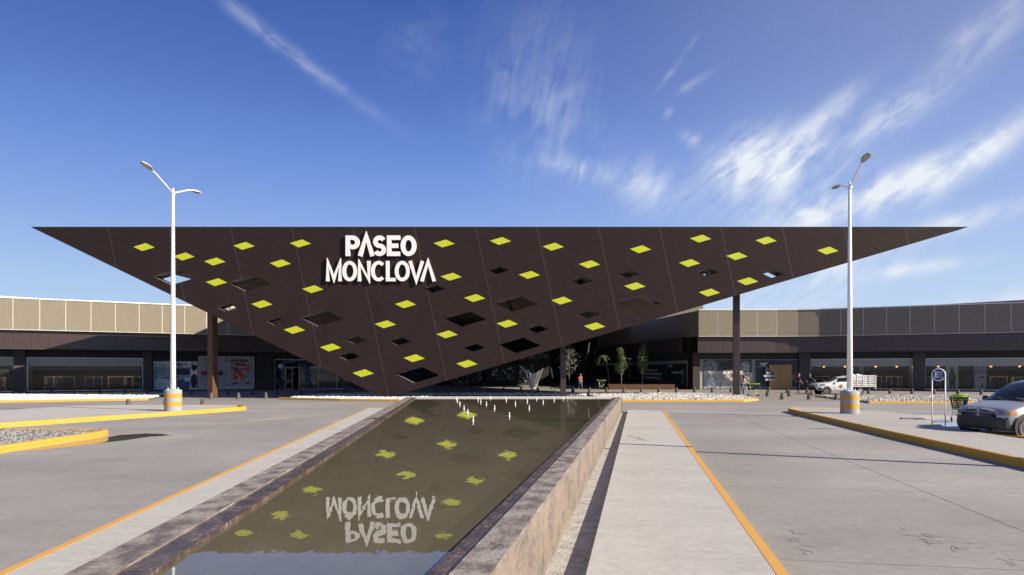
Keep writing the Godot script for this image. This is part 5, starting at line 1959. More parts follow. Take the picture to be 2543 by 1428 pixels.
	for p in [[15.0, -22.9], [15.3, -21.0]]:
		var b := thing("wheel_stop", ["yellow concrete wheel stop behind, under the minivan's nose", "yellow concrete wheel stop nearer, under the minivan's nose"][k], "wheel stop", Vector3(p[0], 0.0, p[1]), deg_to_rad(102.0), "wheel stops under the minivan")
		st = st_new()
		plate(st, pv([[-0.75, 0.0], [-0.68, 0.13], [0.68, 0.13], [0.75, 0.0]]), -0.08, 0.08)
		obj("stop_block", st, "kerb_yellow", b)
		k += 1
	# white stake-bed pickup, seen from its left side
	var P := [
		[0.98, [[0.42, 0.62], [0.52, 0.68], [0.62, 0.69], [0.70, 0.67], [0.75, 0.62], [0.79, 0.5], [0.81, 0.32], [0.815, 0.16], [0.82, 0]]],
		[0.90, [[0.36, 0.74], [0.50, 0.79], [0.66, 0.80], [0.80, 0.78], [0.85, 0.72], [0.88, 0.58], [0.9, 0.36], [0.905, 0.18], [0.91, 0]]],
		[0.55, [[0.34, 0.79], [0.50, 0.83], [0.70, 0.84], [0.90, 0.82], [0.94, 0.76], [0.97, 0.6], [0.985, 0.4], [0.99, 0.2], [0.995, 0]]],
		[-0.30, [[0.34, 0.80], [0.50, 0.84], [0.72, 0.85], [0.97, 0.83], [1.01, 0.79], [1.04, 0.64], [1.06, 0.44], [1.065, 0.22], [1.07, 0]]],
		[-0.72, [[0.34, 0.80], [0.50, 0.84], [0.72, 0.85], [1.0, 0.84], [1.05, 0.80], [1.15, 0.75], [1.27, 0.68], [1.30, 0.35], [1.31, 0]]],
		[-1.10, [[0.34, 0.80], [0.50, 0.84], [0.72, 0.85], [1.0, 0.84], [1.05, 0.81], [1.28, 0.74], [1.49, 0.65], [1.53, 0.35], [1.54, 0]]],
		[-1.75, [[0.34, 0.80], [0.50, 0.84], [0.72, 0.85], [1.0, 0.84], [1.05, 0.81], [1.30, 0.74], [1.53, 0.65], [1.57, 0.35], [1.58, 0]]],
		[-1.98, [[0.36, 0.79], [0.50, 0.82], [0.72, 0.83], [1.0, 0.82], [1.05, 0.79], [1.28, 0.73], [1.50, 0.64], [1.53, 0.35], [1.54, 0]]]]
	t = thing("pickup_truck", "white stake bed pickup with orange diamond emblem before the right shops", "pickup truck", Vector3(27.5, 0, -60.4), PI)
	st = st_new(true)
	hull(st, P)
	obj("cab", st, "white_paint", t)
	plan = [[0.0, 0.99], [0.6, 0.98], [0.76, 0.91], [0.83, 0.6], [0.84, 0.4]]
	st = st_new()
	nose(st, plan, -0.835, 0.835, 0.36, 0.62, 0.05, 14, 0.0)
	obj("bumper", st, "plastic_black", t)
	st = st_new()
	nose(st, plan, -0.5, 0.5, 0.64, 0.78, 0.01, 8, 0.03)
	obj("grille", st, "black", t)
	for s in [-1.0, 1.0]:
		st = st_new()
		nose(st, plan, 0.52 * s, 0.8 * s, 0.65, 0.78, 0.014, 6, 0.03)
		obj("headlight", st, "lamp_clear", t)
		st = st_new()
		patch(st, P, 4.55, 6.45, 4.25, 5.85, s, 0.01, 4, 4)
		obj("side_window", st, "car_glass", t)
		for x in [0.0, -2.9]:
			var a := st_new()
			lathe(a, [[0.40, 0.0], [0.385, 0.012], [0.0, 0.012]], 24, Transform3D(Basis(Vector3.RIGHT, PI / 2.0 * s), Vector3(x, 0.33, 0.838 * s)))
			if x > -1.0:
				obj("wheel_arch", a, "black", t)
			wheel(t, Vector3(x, 0.315, 0.775 * s), 0.315, 0.18, s, false)
		st = st_new()
		cbox(st, Vector3(-0.85, 1.12, 0.93 * s), Vector3(0.08, 0.14, 0.16), 0.02)
		obj("door_mirror", st, "plastic_black", t)
		bx("door_handle", t, Vector3(-1.72, 0.88, 0.848 * s), Vector3(0.14, 0.03, 0.03), "plastic_black")
		var seam := st_new()
		for q in [[-0.68, 0.36, 0.02, 0.62], [-1.83, 0.36, 0.02, 0.62]]:
			box(seam, Vector3(q[0], 0.68, 0.846 * s), Vector3(0.012, 0.6, 0.012))
		box(seam, Vector3(-1.25, 0.38, 0.83 * s), Vector3(1.15, 0.012, 0.012))
		obj("door_seam", seam, "charcoal", t)
	st = st_new(true)
	patch(st, P, 3.35, 4.9, 6.1, 8.0, 1.0, 0.01, 4, 4)
	patch(st, P, 3.35, 4.9, 6.1, 8.0, -1.0, 0.01, 4, 4)
	obj("windshield", st, "car_glass", t)
	var bed := part("stake_bed", t)
	bx("bed_floor", bed, Vector3(-3.15, 0.72, 0), Vector3(2.3, 0.1, 1.72), "white_paint")
	bx("chassis_rail", bed, Vector3(-3.0, 0.55, 0.4), Vector3(2.6, 0.14, 0.08), "black")
	bx("chassis_rail", bed, Vector3(-3.0, 0.55, -0.4), Vector3(2.6, 0.14, 0.08), "black")
	bx("bumper_step", bed, Vector3(-4.28, 0.62, 0), Vector3(0.06, 0.3, 1.6), "white_paint")
	for s in [-1.0, 1.0]:
		for q in 5:
			bx("slat", bed, Vector3(-3.15, 0.88 + q * 0.185, 0.84 * s), Vector3(2.26, 0.115, 0.03), "white_paint")
		for x in [-2.06, -2.6, -3.15, -3.7, -4.24]:
			bx("stake", bed, Vector3(x, 1.22, 0.868 * s), Vector3(0.07, 0.94, 0.03), "white_paint")
	for x in [-2.03, -4.27]:
		for q in 5:
			bx("slat", bed, Vector3(x, 0.88 + q * 0.185, 0), Vector3(0.03, 0.115, 1.64), "white_paint")
	var door := part("door_emblem", t, Vector3(-1.2, 0.72, -0.856))
	door.rotation.y = PI
	st = st_new()
	plate(st, pv([[-0.19, 0], [0, 0.19], [0.19, 0], [0, -0.19]]), 0.0, 0.006)
	obj("emblem_dark", st, "navy", door)
	st = st_new()
	plate(st, pv([[-0.15, 0], [0, 0.1], [0.15, 0], [0, -0.1]]), 0.006, 0.011)
	obj("emblem_orange", st, "orange", door)
	var num := part("fleet_number", t, Vector3(0.38, 0.83, -0.842))
	num.rotation.y = PI
	words("digits", "025", num, Vector3(0, 0, 0), 0.17, 0.4, "charcoal", true)
	# load on the bed
	st = st_new(true)
	for q in 7:
		lathe(st, [[0.0, -0.14], [0.16, -0.1], [0.22, 0.0], [0.15, 0.1], [0.0, 0.14]], 9, Transform3D(Basis(Vector3.UP, q * 1.3).scaled(Vector3(1.2, 1.0, 0.9)), Vector3(-2.4 - q * 0.16, 1.62 + 0.05 * sin(q * 2.0), 0.2 * sin(q * 3.1))))
	st_finish(st, t)

func st_finish(st: SurfaceTool, truck: Node3D) -> void:
	var o := obj("white_sacks", st, "white")
	o.transform = truck.transform
	tag(o, "white sacks piled on the pickup's stake bed", "sacks")
	var c := st_new()
	cbox(c, Vector3(-2.8, 1.13, 0.05), Vector3(1.3, 0.72, 1.1), 0.04)
	var b := obj("cargo_box", c, "pale")
	b.transform = truck.transform
	tag(b, "pale box inside the pickup's stake bed", "box")

# ------------------------------------------------------------------ shopping carts
func cart(label: String, at: Vector3, turn: float, grey_basket := false) -> void:
	var t := thing("shopping_cart", label, "shopping cart", at, turn, "shopping carts with green handles")
	var bm := "plastic_black" if not grey_basket else "plastic_black"
	# basket: slanted sides of bars, narrower at the bottom
	var top := [Vector3(-0.42, 1.0, -0.28), Vector3(0.46, 1.0, -0.25), Vector3(0.46, 1.0, 0.25), Vector3(-0.42, 1.0, 0.28)]
	var bot := [Vector3(-0.30, 0.50, -0.21), Vector3(0.30, 0.56, -0.18), Vector3(0.30, 0.56, 0.18), Vector3(-0.30, 0.50, 0.21)]
	var st := st_new()
	for k in 4:
		var a: Vector3 = top[k]
		var b: Vector3 = top[(k + 1) % 4]
		var c: Vector3 = bot[k]
		var d: Vector3 = bot[(k + 1) % 4]
		var n := 15 if k % 2 == 0 else 9
		for q in n + 1:
			var f := float(q) / n
			tube(st, [a.lerp(b, f), c.lerp(d, f)], 0.011, 4, false)
		for q in 8:
			var f := float(q) / 7.0
			tube(st, [a.lerp(c, f), b.lerp(d, f)], 0.011, 4, false)
	for q in 7:
		tube(st, [(bot[0] as Vector3).lerp(bot[3], q / 6.0), (bot[1] as Vector3).lerp(bot[2], q / 6.0)], 0.012, 4, false)
	obj("basket", st, bm, t)
	st = st_new(true)
	tube(st, [top[0], top[1], top[2], top[3], top[0]], 0.026, 6)
	obj("basket_rim", st, "green_plastic", t)
	tb("handle", t, [Vector3(-0.42, 1.0, -0.28), Vector3(-0.54, 1.06, -0.27), Vector3(-0.54, 1.06, 0.27), Vector3(-0.42, 1.0, 0.28)], 0.024, "green_plastic", 6)
	st = st_new()
	cbox(st, Vector3(-0.3, 0.94, 0), Vector3(0.08, 0.12, 0.42), 0.02)
	obj("child_seat", st, "green_plastic", t)
	st = st_new(true)
	for s in [-1.0, 1.0]:
		tube(st, [Vector3(-0.40, 0.95, 0.26 * s), Vector3(-0.24, 0.42, 0.2 * s), Vector3(-0.34, 0.16, 0.25 * s)], 0.017, 6)
		tube(st, [Vector3(-0.26, 0.36, 0.2 * s), Vector3(0.30, 0.26, 0.17 * s), Vector3(0.42, 0.16, 0.19 * s)], 0.017, 6)
		tube(st, [Vector3(0.25, 0.56, 0.16 * s), Vector3(0.05, 0.30, 0.18 * s)], 0.014, 6)
	tube(st, [Vector3(-0.25, 0.38, -0.2), Vector3(-0.25, 0.38, 0.2)], 0.014, 6)
	obj("frame", st, "galv", t)
	bx("lower_tray", t, Vector3(0.02, 0.275, 0), Vector3(0.34, 0.05, 0.2), "green_plastic")
	for p in [[-0.34, 0.25], [-0.34, -0.25], [0.42, 0.19], [0.42, -0.19]]:
		var w := part("castor", t, Vector3(p[0], 0.065, p[1]))
		st = st_new(true)
		lathe(st, [[0.0, -0.018], [0.055, -0.018], [0.065, -0.008], [0.065, 0.008], [0.055, 0.018], [0.0, 0.018]], 14, Transform3D(Basis(Vector3.RIGHT, PI / 2.0), Vector3.ZERO))
		obj("castor_wheel", st, "rubber", w)
		bx("castor_fork", w, Vector3(0, 0.07, 0), Vector3(0.05, 0.07, 0.05), "charcoal")

func build_carts() -> void:
	cart("black basket cart with bright green rim beside the minivan's nose", Vector3(17.3, 0.101, -26.45), deg_to_rad(63.0))
	cart("cart with green handle pushed by a person beside the tall right column", Vector3(19.75, 0.0, -55.9), 0.0)
	cart("distant dark cart with green handle left of the rusty planter", Vector3(10.0, 0.0, -76.4), 0.2)

# ------------------------------------------------------------------ people
# bones: [from, to, radius at from, radius at to, colour]
func figure(called: String, label: String, at: Vector3, turn: float, bones: Array, fingers: Array, cell: float) -> Node3D:
	var t := thing(called, label, "person", at, turn)
	var lo := Vector3(9, 9, 9)
	var hi := -lo
	for b in bones:
		for q in 2:
			var r: float = b[2 + q] + 0.06
			lo = lo.min((b[q] as Vector3) - Vector3(r, r, r))
			hi = hi.max((b[q] as Vector3) + Vector3(r, r, r))
	var n := Vector3i(((hi - lo) / cell).ceil()) + Vector3i.ONE
	var f := PackedFloat32Array()
	f.resize(n.x * n.y * n.z)
	f.fill(1.0)
	# visit only the cells near each bone, joined with a smooth minimum
	for b in bones:
		var a: Vector3 = b[0]
		var e: Vector3 = b[1]
		var r := maxf(b[2], b[3]) + 0.09
		var c0 := Vector3i(((a.min(e) - Vector3(r, r, r) - lo) / cell).floor()).clamp(Vector3i.ZERO, n - Vector3i.ONE)
		var c1 := Vector3i(((a.max(e) + Vector3(r, r, r) - lo) / cell).ceil()).clamp(Vector3i.ZERO, n - Vector3i.ONE)
		var ab := e - a
		var l2 := maxf(ab.length_squared(), 1e-6)
		for z in range(c0.z, c1.z + 1):
			for y in range(c0.y, c1.y + 1):
				for x in range(c0.x, c1.x + 1):
					var p := lo + Vector3(x, y, z) * cell
					var h := clampf((p - a).dot(ab) / l2, 0.0, 1.0)
					var d := (p - a - ab * h).length() - lerpf(b[2], b[3], h)
					var k := (z * n.y + y) * n.x + x
					var o := f[k]
					var s := maxf(0.03 - absf(o - d), 0.0) / 0.03
					f[k] = minf(o, d) - s * s * 0.03 * 0.25
	var st := st_new(true)
	var vert := {}
	var vcol := {}
	for z in n.z - 1:
		for y in n.y - 1:
			for x in n.x - 1:
				var sum := Vector3.ZERO
				var cnt := 0
				var base := (z * n.y + y) * n.x + x
				var v := [f[base], f[base + 1], f[base + n.x], f[base + n.x + 1], f[base + n.x * n.y], f[base + n.x * n.y + 1], f[base + n.x * n.y + n.x], f[base + n.x * n.y + n.x + 1]]
				for e in [[0, 1], [2, 3], [4, 5], [6, 7], [0, 2], [1, 3], [4, 6], [5, 7], [0, 4], [1, 5], [2, 6], [3, 7]]:
					var a: float = v[e[0]]
					var b2: float = v[e[1]]
					if (a < 0.0) != (b2 < 0.0):
						var w := a / (a - b2)
						var pa := Vector3(e[0] & 1, (e[0] >> 1) & 1, (e[0] >> 2) & 1)
						var pb := Vector3(e[1] & 1, (e[1] >> 1) & 1, (e[1] >> 2) & 1)
						sum += pa.lerp(pb, w)
						cnt += 1
				if cnt:
					var p := lo + (Vector3(x, y, z) + sum / cnt) * cell
					vert[base] = p
					var best := 9.0
					for bn in bones:
						var ab: Vector3 = bn[1] - bn[0]
						var h := clampf((p - (bn[0] as Vector3)).dot(ab) / maxf(ab.length_squared(), 1e-6), 0.0, 1.0)
						var d: float = (p - (bn[0] as Vector3) - ab * h).length() - lerpf(bn[2], bn[3], h)
						if d < best:
							best = d
							var col = bn[4]
							if col is Array:
								col = col[int(floor(p.y / 0.07)) % 2]
							vcol[base] = col
	var sx := 1
	var sy := n.x
	var sz := n.x * n.y
	for key in vert:
		for ax in [[sx, sy, sz], [sy, sz, sx], [sz, sx, sy]]:
			# edge along ax[0] at the cell's own corner, shared by the four cells around it
			var k2: int = key
			var a := f[k2]
			var b3 := f[k2 + ax[0]]
			if (a < 0.0) == (b3 < 0.0):
				continue
			var q := [k2, k2 - ax[1], k2 - ax[1] - ax[2], k2 - ax[2]]
			if not (vert.has(q[1]) and vert.has(q[2]) and vert.has(q[3])):
				continue
			var order := [0, 3, 2, 0, 2, 1] if a >= 0.0 else [0, 1, 2, 0, 2, 3]
			for w in order:
				st.set_color(vcol[q[w]])
				st.add_vertex(vert[q[w]])
	for fg in fingers:
		st.set_color(fg[1])
		tube(st, fg[0], [0.011, 0.010, 0.007], 5)
	obj("body", st, "tinted", t)
	return t

func hand(wrist: Vector3, dir: Vector3, side: Vector3, skin: Color) -> Array:
	var out := []
	var dn := dir.normalized()
	for k in 4:
		var o := wrist + dn * 0.075 + side * (k - 1.5) * 0.021
		var l: float = [0.062, 0.075, 0.07, 0.055][k]
		var c := dn.cross(side).normalized()
		out.append([[o, o + dn * l * 0.55 + c * 0.006, o + dn * l + c * 0.022], skin])
	var th := wrist + dn * 0.03 + side * 0.035
	out.append([[th, th + dn * 0.03 + side * 0.022, th + dn * 0.06 + side * 0.026], skin])
	return out

func body(top, legs, shoes: Color, skin: Color, pose: Dictionary, hgt := 1.0) -> Array:
	var s := hgt
	var hip := Vector3(0, 0.92, 0) * s
	var chest: Vector3 = Vector3(pose.get("lean", 0.0), 1.28, 0) * s
	var neck: Vector3 = Vector3(pose.get("lean", 0.0) * 1.25, 1.45, 0) * s
	var head: Vector3 = neck + Vector3(0.025, 0.16, 0) * s
	var b := [[hip + Vector3(0, 0, -0.06), hip + Vector3(0, 0, 0.06), 0.135 * s, 0.135 * s, legs], [hip + Vector3(0, 0.08, 0), chest, 0.135 * s, 0.155 * s, top], [chest + Vector3(0, 0.06, -0.12) * s, chest + Vector3(0, 0.06, 0.12) * s, 0.095 * s, 0.095 * s, top], [chest, neck, 0.1 * s, 0.055 * s, top], [neck, head, 0.052 * s, 0.06 * s, skin], [head, head + Vector3(0.012, 0.06, 0) * s, 0.088 * s, 0.1 * s, skin], [head + Vector3(0.09, 0.01, 0) * s, head + Vector3(0.112, -0.01, 0) * s, 0.012, 0.014, skin], [head + Vector3(0.0, 0.02, -0.1) * s, head + Vector3(0.0, 0.05, -0.1) * s, 0.016, 0.02, skin], [head + Vector3(0.0, 0.02, 0.1) * s, head + Vector3(0.0, 0.05, 0.1) * s, 0.016, 0.02, skin]]
	var fing := []
	for k in 2:
		var z := -0.09 if k == 0 else 0.09
		var kn: Vector3 = pose.knees[k] * s
		var an: Vector3 = pose.ankles[k] * s
		b.append([hip + Vector3(0, -0.04, z), kn, 0.098 * s, 0.066 * s, legs])
		b.append([kn, an, 0.064 * s, 0.046 * s, legs])
		b.append([an + Vector3(-0.03, -0.045, 0), an + Vector3(0.13, -0.055, 0), 0.045, 0.035, shoes])
		var sh: Vector3 = chest + Vector3(0, 0.09, -0.19 if k == 0 else 0.19) * s
		var el: Vector3 = pose.elbows[k] * s
		var wr: Vector3 = pose.wrists[k] * s
		b.append([sh, sh.lerp(el, 0.65), 0.066 * s, 0.055 * s, top])
		b.append([sh.lerp(el, 0.6), el, 0.048 * s, 0.042 * s, skin])
		b.append([el, wr, 0.042 * s, 0.030 * s, skin])
		var d := (wr - el).normalized()
		b.append([wr, wr + d * 0.075, 0.032, 0.030, skin])
		fing.append_array(hand(wr, d, d.cross(Vector3.RIGHT if absf(d.x) < 0.8 else Vector3.UP).normalized(), skin))
	return [b, fing, head]

func build_people() -> void:
	var skin := Color(0.36, 0.20, 0.13)
	var navy := Color(0.022, 0.035, 0.095)
	var black := Color(0.018, 0.018, 0.02)
	var jean := Color(0.10, 0.14, 0.22)
	var stand := {"knees": [Vector3(0.04, 0.5, -0.1), Vector3(-0.02, 0.5, 0.1)], "ankles": [Vector3(0.06, 0.09, -0.12), Vector3(-0.1, 0.09, 0.12)], "elbows": [Vector3(-0.03, 1.1, -0.28), Vector3(0.03, 1.1, 0.27)], "wrists": [Vector3(0.06, 0.86, -0.27), Vector3(0.22, 0.92, 0.26)]}
	var r := body(navy, black, black, skin, stand, 1.02)
	var p := figure("person", "person in navy shirt, dark trousers and red cap beside the shop pier", Vector3(26.55, 0, -63.3), 0.2, r[0], r[1], 0.03)
	cap(p, r[2], "red")
	var st := st_new(true)
	lathe(st, [[0.0, -0.05], [0.055, -0.03], [0.065, 0.0], [0.055, 0.03], [0.0, 0.045]], 10, Transform3D(Basis().scaled(Vector3(0.7, 1.0, 1.0)), (r[2] as Vector3) + Vector3(0.075, -0.02, 0)))
	obj("face_mask", st, "white", p)
	var hips := {"lean": 0.02, "knees": [Vector3(0.06, 0.5, -0.15), Vector3(0.0, 0.5, 0.14)], "ankles": [Vector3(0.06, 0.09, -0.22), Vector3(-0.04, 0.09, 0.2)], "elbows": [Vector3(-0.1, 1.12, -0.42), Vector3(-0.08, 1.12, 0.42)], "wrists": [Vector3(0.04, 0.96, -0.2), Vector3(0.04, 0.96, 0.22)]}
	r = body(navy, jean, black, skin, hips, 1.0)
	p = figure("person", "person in navy shirt and jeans, hands on hips, before the pickup", Vector3(28.05, 0, -64.2), deg_to_rad(215.0), r[0], r[1], 0.03)
	hair(p, r[2], 0.0)
	var push := {"lean": 0.12, "knees": [Vector3(0.16, 0.5, -0.09), Vector3(-0.05, 0.5, 0.09)], "ankles": [Vector3(0.08, 0.09, -0.1), Vector3(-0.28, 0.12, 0.1)], "elbows": [Vector3(0.2, 1.12, -0.27), Vector3(0.2, 1.12, 0.27)], "wrists": [Vector3(0.4, 1.08, -0.2), Vector3(0.4, 1.08, 0.2)]}
	r = body([Color(0.50, 0.05, 0.06), Color(0.70, 0.68, 0.68)], jean, Color(0.5, 0.5, 0.5), skin, push, 0.97)
	p = figure("person", "person in red and white striped top pushing a cart beside the tall column", Vector3(18.85, 0, -55.9), 0.0, r[0], r[1], 0.03)
	hair(p, r[2], 0.12)
	var walk := {"lean": 0.03, "knees": [Vector3(0.2, 0.52, -0.08), Vector3(-0.04, 0.5, 0.09)], "ankles": [Vector3(0.22, 0.09, -0.09), Vector3(-0.3, 0.12, 0.09)], "elbows": [Vector3(-0.12, 1.12, -0.26), Vector3(0.12, 1.12, 0.26)], "wrists": [Vector3(-0.06, 0.9, -0.27), Vector3(0.28, 0.95, 0.25)]}
	r = body(Color(0.42, 0.13, 0.06), jean, Color(0.3, 0.3, 0.3), skin, walk, 0.98)
	p = figure("person", "distant person in orange top and blue jeans walking in the entrance court", Vector3(7.7, 0, -77.0), deg_to_rad(-70.0), r[0], r[1], 0.035)
	hair(p, r[2], 0.0)
	r = body(black, black, black, skin, stand, 1.0)
	var dp := lw(26.0, -3.5)
	p = figure("person", "person in black clothes standing in the doorway under the balloon arch", Vector3(dp.x, 0.1, dp.y), deg_to_rad(-60.0), r[0], r[1], 0.035)
	hair(p, r[2], 0.0)

func hair(p: Node3D, head: Vector3, long: float) -> void:
	var st := st_new(true)
	lathe(st, [[0.0, 0.118], [0.06, 0.108], [0.1, 0.06], [0.112, 0.0], [0.1, -0.05 - long], [0.03, -0.07 - long], [0.0, -0.07 - long]], 12, Transform3D(Basis(), head + Vector3(-0.022, 0.055, 0)))
	obj("hair", st, "dark_brown", p)

func cap(p: Node3D, head: Vector3, m: String) -> void:
	var st := st_new(true)
	lathe(st, [[0.0, 0.10], [0.06, 0.09], [0.105, 0.05], [0.112, 0.0], [0.0, 0.0]], 14, Transform3D(Basis(), head + Vector3(0.0, 0.085, 0)))
	box(st, Vector3(0.12, 0.092, 0) + head, Vector3(0.13, 0.014, 0.13))
	obj("cap", st, m, p)

# ------------------------------------------------------------------ plants
func leaf_cloud(st: SurfaceTool, prof: Callable, y0: float, y1: float, n: int, size: float, r: RandomNumberGenerator, limbs: Array) -> void:
	for k in n:
		var p: Vector3
		if limbs.size() and r.randf() < 0.75:
			var l: Array = limbs[r.randi() % limbs.size()]
			var f := sqrt(r.randf())
			p = (l[0] as Vector3).lerp(l[1], f) + Vector3(r.randfn(0, 1), r.randfn(0, 0.8), r.randfn(0, 1)) * 0.11
		else:
			var y := lerpf(y0, y1, r.randf())
			var a := r.randf() * TAU
			var q: float = prof.call((y - y0) / (y1 - y0)) * sqrt(r.randf())
			p = Vector3(cos(a) * q, y, sin(a) * q)
		var d := Vector3(r.randfn(0, 1), r.randfn(0, 1) - 0.3, r.randfn(0, 1)).normalized()
		var u := d.cross(Vector3(r.randf() - 0.5, r.randf() - 0.5, r.randf() - 0.5)).normalized()
		var s := size * r.randf_range(0.7, 1.3)
		var a0 := p
		var a1 := p + d * s * 0.5 + u * s * 0.28
		var a2 := p + d * s
		var a3 := p + d * s * 0.5 - u * s * 0.28
		quad(st, a0, a1, a2, a3)

func slim_tree(label: String, at: Vector3, h: float, stem: float, w: float, n: int, sd: int, leaf: String) -> void:
	var t := thing("young_tree", label, "tree", at)
	var r := RandomNumberGenerator.new()
	r.seed = sd
	var st := st_new(true)
	tube(st, [Vector3(0, 0, 0), Vector3(0.02, stem, 0.01), Vector3(-0.01, h * 0.6, 0), Vector3(0.02, h * 0.97, 0)], [0.06, 0.05, 0.03, 0.008], 7)
	var limbs := []
	for k in 15:
		var a := r.randf() * TAU
		var y := lerpf(stem * 0.9, h * 0.75, float(k) / 14.0)
		var q := w * 0.5 * r.randf_range(0.6, 1.0) * (1.0 - 0.55 * float(k) / 14.0)
		var e := Vector3(cos(a) * q, y + r.randf_range(0.6, 1.1), sin(a) * q)
		var s0 := Vector3(0, y, 0)
		limbs.append([s0.lerp(e, 0.25), e])
		tube(st, [s0, s0.lerp(e, 0.5) + Vector3(cos(a), 0, sin(a)) * 0.04, e], [0.022, 0.014, 0.005], 5)
	obj("trunk", st, "bark", t)
	st = st_new()
	leaf_cloud(st, func(f: float) -> float: return w * 0.5 * sin(PI * clampf(f * 0.86 + 0.1, 0, 1)), stem, h, n, 0.13, r, limbs)
	obj("crown", st, leaf, t)

func build_plants() -> void:
	var t := thing("steel_planter", "long low rusty steel planter holding slim trees before the court shops", "planter", Vector3(14.3, 0, -75.9), 0.0)
	for q in [[0.0, 0.29, 0.7, 7.3, 0.58, 0.03], [0.0, 0.29, -0.7, 7.3, 0.58, 0.03]]:
		bx("side_plate", t, Vector3(q[0], q[1], q[2]), Vector3(q[3], q[4], q[5]), "corten")
	for x in [-3.635, 3.635]:
		bx("end_plate", t, Vector3(x, 0.29, 0), Vector3(0.03, 0.579, 1.368), "corten")
	bx("planter_soil", t, Vector3(0, 0.26, 0), Vector3(7.23, 0.5, 1.36), "soil")
	slim_tree("slim sparse tree standing left in the rusty planter", Vector3(12.15, 0.51, -75.9), 4.2, 1.2, 1.15, 1500, 5, "leaf")
	slim_tree("fuller green tree standing in the middle of the rusty planter", Vector3(14.5, 0.51, -75.9), 4.55, 1.3, 1.45, 2600, 6, "leaf")
	slim_tree("silvery leaved small tree behind the middle column", Vector3(6.9, 0.0, -82.5), 5.2, 1.6, 3.0, 1300, 7, "leaf_silver")
	# leaning palm-like sapling
	var p := thing("leaning_palm", "thin leaning palm with drooping dark fronds left of the rusty planter", "palm", Vector3(11.1, 0.0, -77.6))
	tb("trunk", p, [Vector3(0, 0, 0), Vector3(-0.15, 1.8, 0), Vector3(-0.35, 2.9, 0), Vector3(-0.75, 3.8, 0)], [0.05, 0.045, 0.04, 0.03], "bark", 6)
	var r := RandomNumberGenerator.new()
	r.seed = 15
	for k in 13:
		var a := TAU * k / 13.0 + r.randf() * 0.4
		var d := Vector3(cos(a), 0, sin(a))
		var st := st_new()
		var prev := Vector3(-0.75, 3.8, 0)
		for q in 6:
			var f := (q + 1) / 6.0
			var np := Vector3(-0.75, 3.8, 0) + d * f * 1.1 + Vector3.UP * (0.45 * f - 1.5 * f * f)
			var sd := d.cross(Vector3.UP) * 0.09 * (1.0 - f * 0.8)
			var so := d.cross(Vector3.UP) * 0.09 * (1.0 - (f - 0.17) * 0.8)
			quad(st, prev - so, np - sd, np, prev)
			quad(st, prev, np, np + sd, prev + so)
			prev = np
		obj("frond", st, "leaf", p)
	var l := thing("path_lamp", "thin dark post with flat lamp head behind the slim planter tree", "lamp", Vector3(13.6, 0, -79.0))
	tb("post", l, [Vector3(0, 0, 0), Vector3(0, 3.4, 0)], 0.045, "charcoal", 8)
	var st2 := st_new(true)
	lathe(st2, [[0.04, 3.2], [0.12, 3.36], [0.36, 3.5], [0.34, 3.54], [0.0, 3.56]], 16)
	obj("lamp_head", st2, "pale_grey", l)

